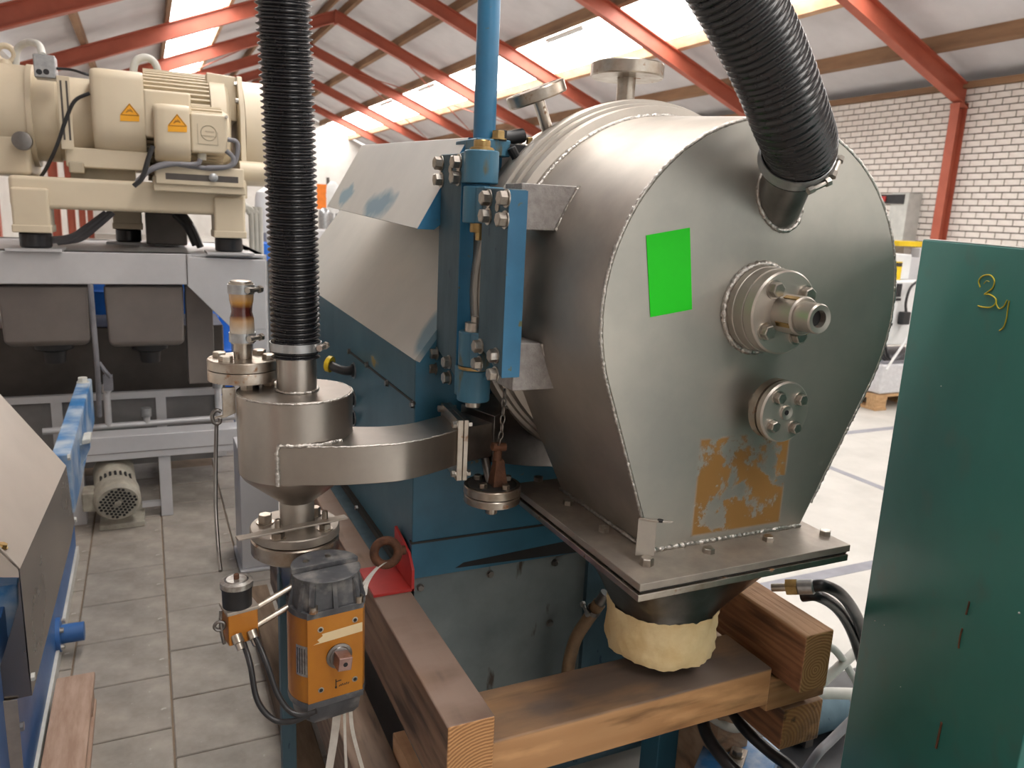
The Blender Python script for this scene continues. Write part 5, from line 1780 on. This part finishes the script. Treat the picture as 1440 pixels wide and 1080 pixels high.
# hood: sloping sheet folded down into a side sheet
F1, F2 = at(93, 655, Y=2.62), at(28, 800, Y=1.93)
U1, U2 = at(2, 556, Y=2.62), F2+(at(2, 556, Y=2.62)-F1)
F3 = F1+(F2-F1)*2.2
U3 = U1+(F2-F1)*2.2
hoodm = MB()
off = V((0, 0, -.004))
U1 = U1+(U1-F1)*1.2
U2 = F2+(U1-F1)
hoodm.prism([F1, U1, U2, F2], (-.002, 0, -.004))
ht = obj('hood_top_sheet', hoodm, 'sheet_lit', CVR)
B1, B2 = at(104, 745, Y=2.62), at(45, 978, Y=1.93)
B1 = V((F1.x, F1.y, B1.z))
B2 = V((F2.x, F2.y, B2.z))
Bm = at(105, 735, X=F1.x)
Bn = at(100, 762, X=F1.x)
hs = obj('hood_side_sheet', MB().prism([F1, F2, B2, Bn, Bm], (-.003, 0, 0)), 'sheet_shaded', CVR)
obj('hood_end_sheet', MB().prism([at(*q, Y=1.93) for q in ((27, 801), (45, 978), (-60, 1000), (-60, 965), (0, 938), (26, 850))], (0, .003, 0)), 'sheet_shaded', CVR)
obj('hood_fold', MB().prism([at(*q, Y=1.93) for q in ((-60, 705), (28, 799), (27, 812), (2, 812), (-60, 800))], (0, .003, 0)), 'sheet_lit', CVR)
for q in ((95, 643), (104, 731), (44, 952)):
    t_ = (q[1]-650)/330
    c = at(*q, X=F1.x+(F2.x-F1.x)*max(0, t_)+.002)
    bolt(c, (1, 0, 0), .010, hs, 'pipe_white', h=.008, washer=False)
bolt(at(3, 772, Y=1.95)+V((0, 0, .004)), (.4, 0, .9), .010, ht, 'brass', h=.008)
# lower plate with stub flange, on the floor
XL = -.352
obj('lower_sheet', MB().prism([at(*q, Y=1.92) for q in ((-50, 992), (24, 985), (34, 1095), (-50, 1100))], (0, .004, 0)), 'steel_dusty', CVR)
obj('side_plate', MB().box(XL-.012, XL, 1.3, 3.75, .05, .62), 'blue_plate', CVR, bevel=.003)
obj('ledge', MB().box(XL-.012, XL+.010, 1.3, 3.75, .0, .05), 'pipe_white', CVR, bevel=.002)
sc_ = at(80, 893, X=XL)
fs = obj('stub_flange', MB().lathe([(.06, 0), (.06, .014), (.03, .015)], sc_, (1, 0, 0), seg=32), 'blue_plate', CVR)
obj('stub_pipe', MB().lathe([(.033, .01), (.033, .085), (.027, .086)], sc_, (1, 0, 0), seg=28), 'blue_plate', fs)
for k in range(4):
    t = PI/4+k*PI/2
    bolt(sc_+V((.014, math.cos(t)*.046, math.sin(t)*.046)), (1, 0, 0), .009, fs, 'bolt')
ib0, ib1 = at(24, 930, Y=2.05), at(24, 822, Y=2.05)
obj('inner_beam', MB().box(ib1.x-.20, ib1.x, 2.05, 2.6, ib0.z, ib1.z), 'blue_beam', CVR, bevel=.004)
bolt(at(24, 1023, X=XL+.0), (1, 0, 0), .012, CVR, 'zinc')
for yy in (1.6, 3.3):
    obj('frame_post', MB().box(-.40, -.365, yy, yy+.06, 0, pE.z-.2), 'blue_beam', CVR)
# plank on the floor
a, b, c, d = (at(*q, Z=.115) for q in ((72, 955), (134, 950), (127, 1085), (44, 1085)))
pl = thing('wood_pallet', 'worn brown pallet boards on the tiled floor at the lower left', 'pallet', ((a.x+c.x)/2, (a.y+c.y)/2, 0))
xa0, xb0 = -.322, -.215
yb_ = a.y
obj('deck_board', MB().box(xa0, xb0, 1.35, yb_, .095, .115), 'old_plank', pl, bevel=.003)
for yy in (1.5, 2.02, yb_-.10):
    obj('block', MB().box(xa0+.005, xb0-.006, yy, yy+.09, .018, .095), 'old_plank', pl, bevel=.003)
obj('bottom_board', MB().box(xa0, xb0-.002, 1.35, yb_, 0, .018), 'old_plank', pl, bevel=.002)

# ================================================================== BACKGROUND, RIGHT
PX, PY = 6.0, 4.78
def pallet(x0, y0, x1, y1, label):
    t = thing('wood_pallet', label, 'pallet', ((x0+x1)/2, (y0+y1)/2, 0))
    n = 6
    for i in range(n):
        a_ = y0+(y1-y0)*i/n
        obj('deck_board', MB().box(x0, x1, a_+.01, a_+(y1-y0)/n-.01, .122, .144), 'pallet_wood', t)
    for xx in (x0, (x0+x1)/2-.07, x1-.14):
        for yy in (y0+.01, (y0+y1)/2-.05, y1-.11):
            obj('block', MB().box(xx, xx+.14, yy, yy+.1, .022, .1), 'pallet_wood', t)
        obj('stringer', MB().box(xx, xx+.14, y0+.005, y1-.005, .1, .122), 'pallet_wood', t)
        obj('bottom_board', MB().box(xx, xx+.14, y0, y1, 0, .022), 'pallet_wood', t)
    return t


pallet(5.92, 4.78, 7.12, 5.58, 'light wooden pallet under the wrapped white machine')
WM = thing('white_machine', 'white machine with black sockets on a wrapped base by the brick wall', 'machine', (6.5, 5.2, .144))
obj('wrapped_base', MB().box(5.96, 7.08, 4.80, 5.54, .145, .42), 'shrink_wrap', WM, bevel=.02)
obj('grey_deck', MB().box(6.0, 7.05, 4.82, 5.5, .42, .44), 'cable_grey', WM)
zlo, zhi = at(1240, 478, Y=5.0).z, at(1240, 396, Y=5.0).z
wb = obj('white_case', MB().box(6.02, 7.05, 5.0, 5.5, .56, zhi), 'white_paint', WM, bevel=.01)
for dx in (6.06, 6.9):
    obj('case_foot', MB().box(dx, dx+.1, 5.05, 5.15, .44, .56), 'plastic_black', WM)
for q, hw, hh in (((1263, 408), .03, .06), ((1262, 421), .03, .012), ((1252, 456), .014, .014)):
    p = at(*q, Y=5.0)
    obj('socket', MB().box(p.x-hw, p.x+hw, 4.985, 5.0, p.z-hh, p.z+hh), 'plastic_black', wb, bevel=.003)
p = at(1273, 446, Y=4.95)
obj('plug', MB().box(p.x-.05, p.x+.05, 4.93, 4.99, p.z-.07, p.z+.05), 'plastic_black', wb, bevel=.01)
obj('plug_cable', MB().tube(catmull([p+V((0, 0, .05)), at(1274, 425, Y=4.95), at(1280, 405, Y=4.95), at(1292, 394, Y=4.95)], 6), .012, 8), 'cable', wb)
for k in range(3):
    obj('loose_cable', MB().tube(catmull([at(1236+4*k, 482, Y=4.95), at(1243+4*k, 505, Y=4.9), at(1258+3*k, 508, Y=4.88), at(1272+2*k, 500, Y=4.9)], 6), .012, 8), 'cable', WM)
obj('strap_band', MB().cyl(at(1246, 520, Y=4.8), at(1290, 455, Y=4.85), .012, seg=6), 'white_paint', WM)
uc = obj('upper_case', MB().box(*pbox(1250, 358, 1283, 393, 5.2, .3)), 'white_paint', WM, bevel=.008)
lz = at(1262, 380, Y=5.195)
obj('yellow_label', MB().box(lz.x-.06, lz.x+.05, 5.19, 5.2, lz.z-.11, lz.z+.08), 'yellow', uc)
obj('label_head', MB().box(lz.x-.05, lz.x+.045, 5.187, 5.19, lz.z+.035, lz.z+.07), 'ink', uc)
obj('steel_case', MB().box(*pbox(1270, 345, 1312, 362, 5.4, .3)), 'steel_dusty', WM, bevel=.006)
obj('steel_lid', MB().box(*pbox(1264, 341, 1316, 346, 5.38, .35)), 'yellow', WM)
obj('pipe_stack', MB().cyl(at(1268, 366, Y=5.5), at(1267, 342, Y=5.5), .035, seg=14), 'zinc', WM)
obj('side_case', MB().box(*pbox(1287, 350, 1330, 398, 5.3, .4)), 'stand', WM, bevel=.006)
obj('case_body', MB().box(6.3, 7.0, 5.25, 5.5, zhi, at(1300, 362, Y=5.4).z), 'stand', WM)
# grey-green switch cabinet on the wall
WX = W-.30
sc2 = thing('wall_cabinet', 'grey-green electrical cabinet on the brick wall behind the hopper', 'cabinet', (WX, 9.3, 1.2))
p, q = at(1244, 340, X=WX), at(1279, 271, X=WX)
obj('cabinet_case', MB().box(WX, W-.0, q.y, p.y, p.z, q.z), 'edge_light', sc2, bevel=.01)
c = at(1255, 280, X=WX)
obj('red_switch', MB().box(WX-.02, WX, c.y-.22, c.y+.22, c.z-.07, c.z+.07), 'plastic_black', sc2)
obj('switch_lever', MB().box(WX-.04, WX-.02, c.y+.10, c.y+.2, c.z-.04, c.z+.04), 'red', sc2)

# ================================================================== BACKGROUND, CENTRE: far machinery glimpsed past the hood
def tank(px, py0, py1, Y, rpx, m_, label, cat='tank', name='storage_tank', group=None):
    a_, b_ = at(px, py1, Y=Y), at(px, py0, Y=Y)
    r = rpx*(b_-EYE).dot(fw)/FPX
    h = b_.z-a_.z
    t = thing(name, label, cat, (b_.x, Y, 0), group)
    obj('vessel', MB().lathe([(r*.95, a_.z), (r, a_.z+.02), (r, b_.z-h*.25), (r*.9, b_.z-h*.12), (r*.5, b_.z-.02), (r*.2, b_.z)], (b_.x, Y, 0), seg=28), m_, t, angle=40)
    obj('band', MB().lathe([(r*1.04, a_.z+h*.5), (r*1.04, a_.z+h*.5+.06)], (b_.x, Y, 0), seg=28), m_, t)
    for k in range(3):
        an = k*2*PI/3
        obj('leg', MB().cyl((b_.x+r*.7*math.cos(an), Y+r*.7*math.sin(an), 0), (b_.x+r*.7*math.cos(an), Y+r*.7*math.sin(an), a_.z+.05), .04, seg=8), 'zinc', t)
    return t


tank(377, 262, 335, 7.0, 18, 'white_paint', 'white round tank just left of the black cyclone hose')
tank(372, 340, 366, 6.4, 13, 'blue_plastic', 'small blue vessel below the white round tank', name='blue_vessel')
tank(468, 255, 300, 16.0, 9, 'white_paint', 'far white tank between the left hose and the hood')
tank(486, 262, 310, 14.0, 9, 'zinc', 'far grey metal vessel right beside the sloping hood', name='metal_vessel')
tank(456, 292, 330, 13.0, 8, 'zinc', 'far low metal vessel at the edge of the left hose', name='metal_vessel')
hv = at(452, 275, Y=18)
t = thing('warning_banner', 'small orange hanging sheet in the far hall beside the hose', 'sheet', (hv.x, 18, 0))
obj('orange_sheet', MB().box(hv.x-.10, hv.x+.12, 18, 18.04, hv.z-.3, hv.z+.25), 'hivis', t, bevel=.01)
obj('stand_pole', MB().box(hv.x+.12, hv.x+.18, 18, 18.05, 0, hv.z+.4), 'dark_tank', t)
for i, (px, Y, w_, h_, d_, m_, lab) in enumerate(((440, 11, .7, 1.25, .7, 'stand', 'grey machine cabinet far behind the cyclone hose'), (380, 9.0, .8, .95, .6, 'white_paint', 'white machine housing behind the left hose'), (500, 20, 1.4, 1.5, 1, 'white_paint', 'far white machine housing near the hall end'))):
    c = at(px, 320, Y=Y)
    t = thing('machine_housing', lab, 'machine', (c.x, Y, 0))
    obj('housing', MB().box(c.x-w_/2, c.x+w_/2, Y, Y+d_, .12, h_), m_, t, bevel=.02)
    obj('door', MB().box(c.x-w_*.4, c.x+w_*.1, Y-.012, Y, .25, h_*.85), m_, t, bevel=.006)
    obj('base', MB().box(c.x-w_*.46, c.x+w_*.46, Y+.05, Y+d_-.05, 0, .12), 'dark_tank', t)
# pipes standing right of the stand
for k, x in enumerate((355, 361, 367)):
    p0, p1 = at(x, 360, Y=5.1), at(x, 300, Y=5.1)
    o = obj('riser_pipe', MB().tube(catmull([V((p0.x, 5.1, .0)), V((p0.x, 5.1, p1.z-.1)), V((p0.x-.01, 5.1, p1.z)), V((p0.x-.06, 5.1, p1.z+.06-.02*k)), V((p0.x-.15, 5.1, p1.z+.07-.02*k))], 6), .018, 10), 'pipe_white', None, angle=60)
    tag(o, ('leftmost of three bent riser pipes right of the cream base', 'middle of three bent riser pipes right of the cream base', 'rightmost of three bent riser pipes right of the cream base')[k], 'pipe', 'bent riser pipes')

# dark pump skid on the floor behind the stacked timbers
qs = [at(*q, Z=.12) for q in ((1115, 955), (1215, 930), (1225, 1085), (1120, 1095))]
x0, x1 = min(q.x for q in qs), max(q.x for q in qs)
y0, y1 = min(q.y for q in qs), max(q.y for q in qs)
PS = thing('pump_skid', 'dark steel pump skid on the floor between the timbers and the green cabinet', 'skid', ((x0+x1)/2, (y0+y1)/2, 0))
obj('base_plate', MB().box(x0, x1, y0, y1, 0, .10), 'plastic_black', PS, bevel=.006)
yc = (y0+y1)/2
obj('pump_motor', MB().lathe([(.04, 0), (.055, .01), (.055, .22), (.03, .24)], (x0+.10, yc, .16), (1, 0, 0), seg=24), 'blue_slate', PS)
for xx in (x0+.14, x0+.28):
    obj('motor_foot', MB().box(xx, xx+.03, yc-.05, yc+.05, .10, .13), 'dark_tank', PS)
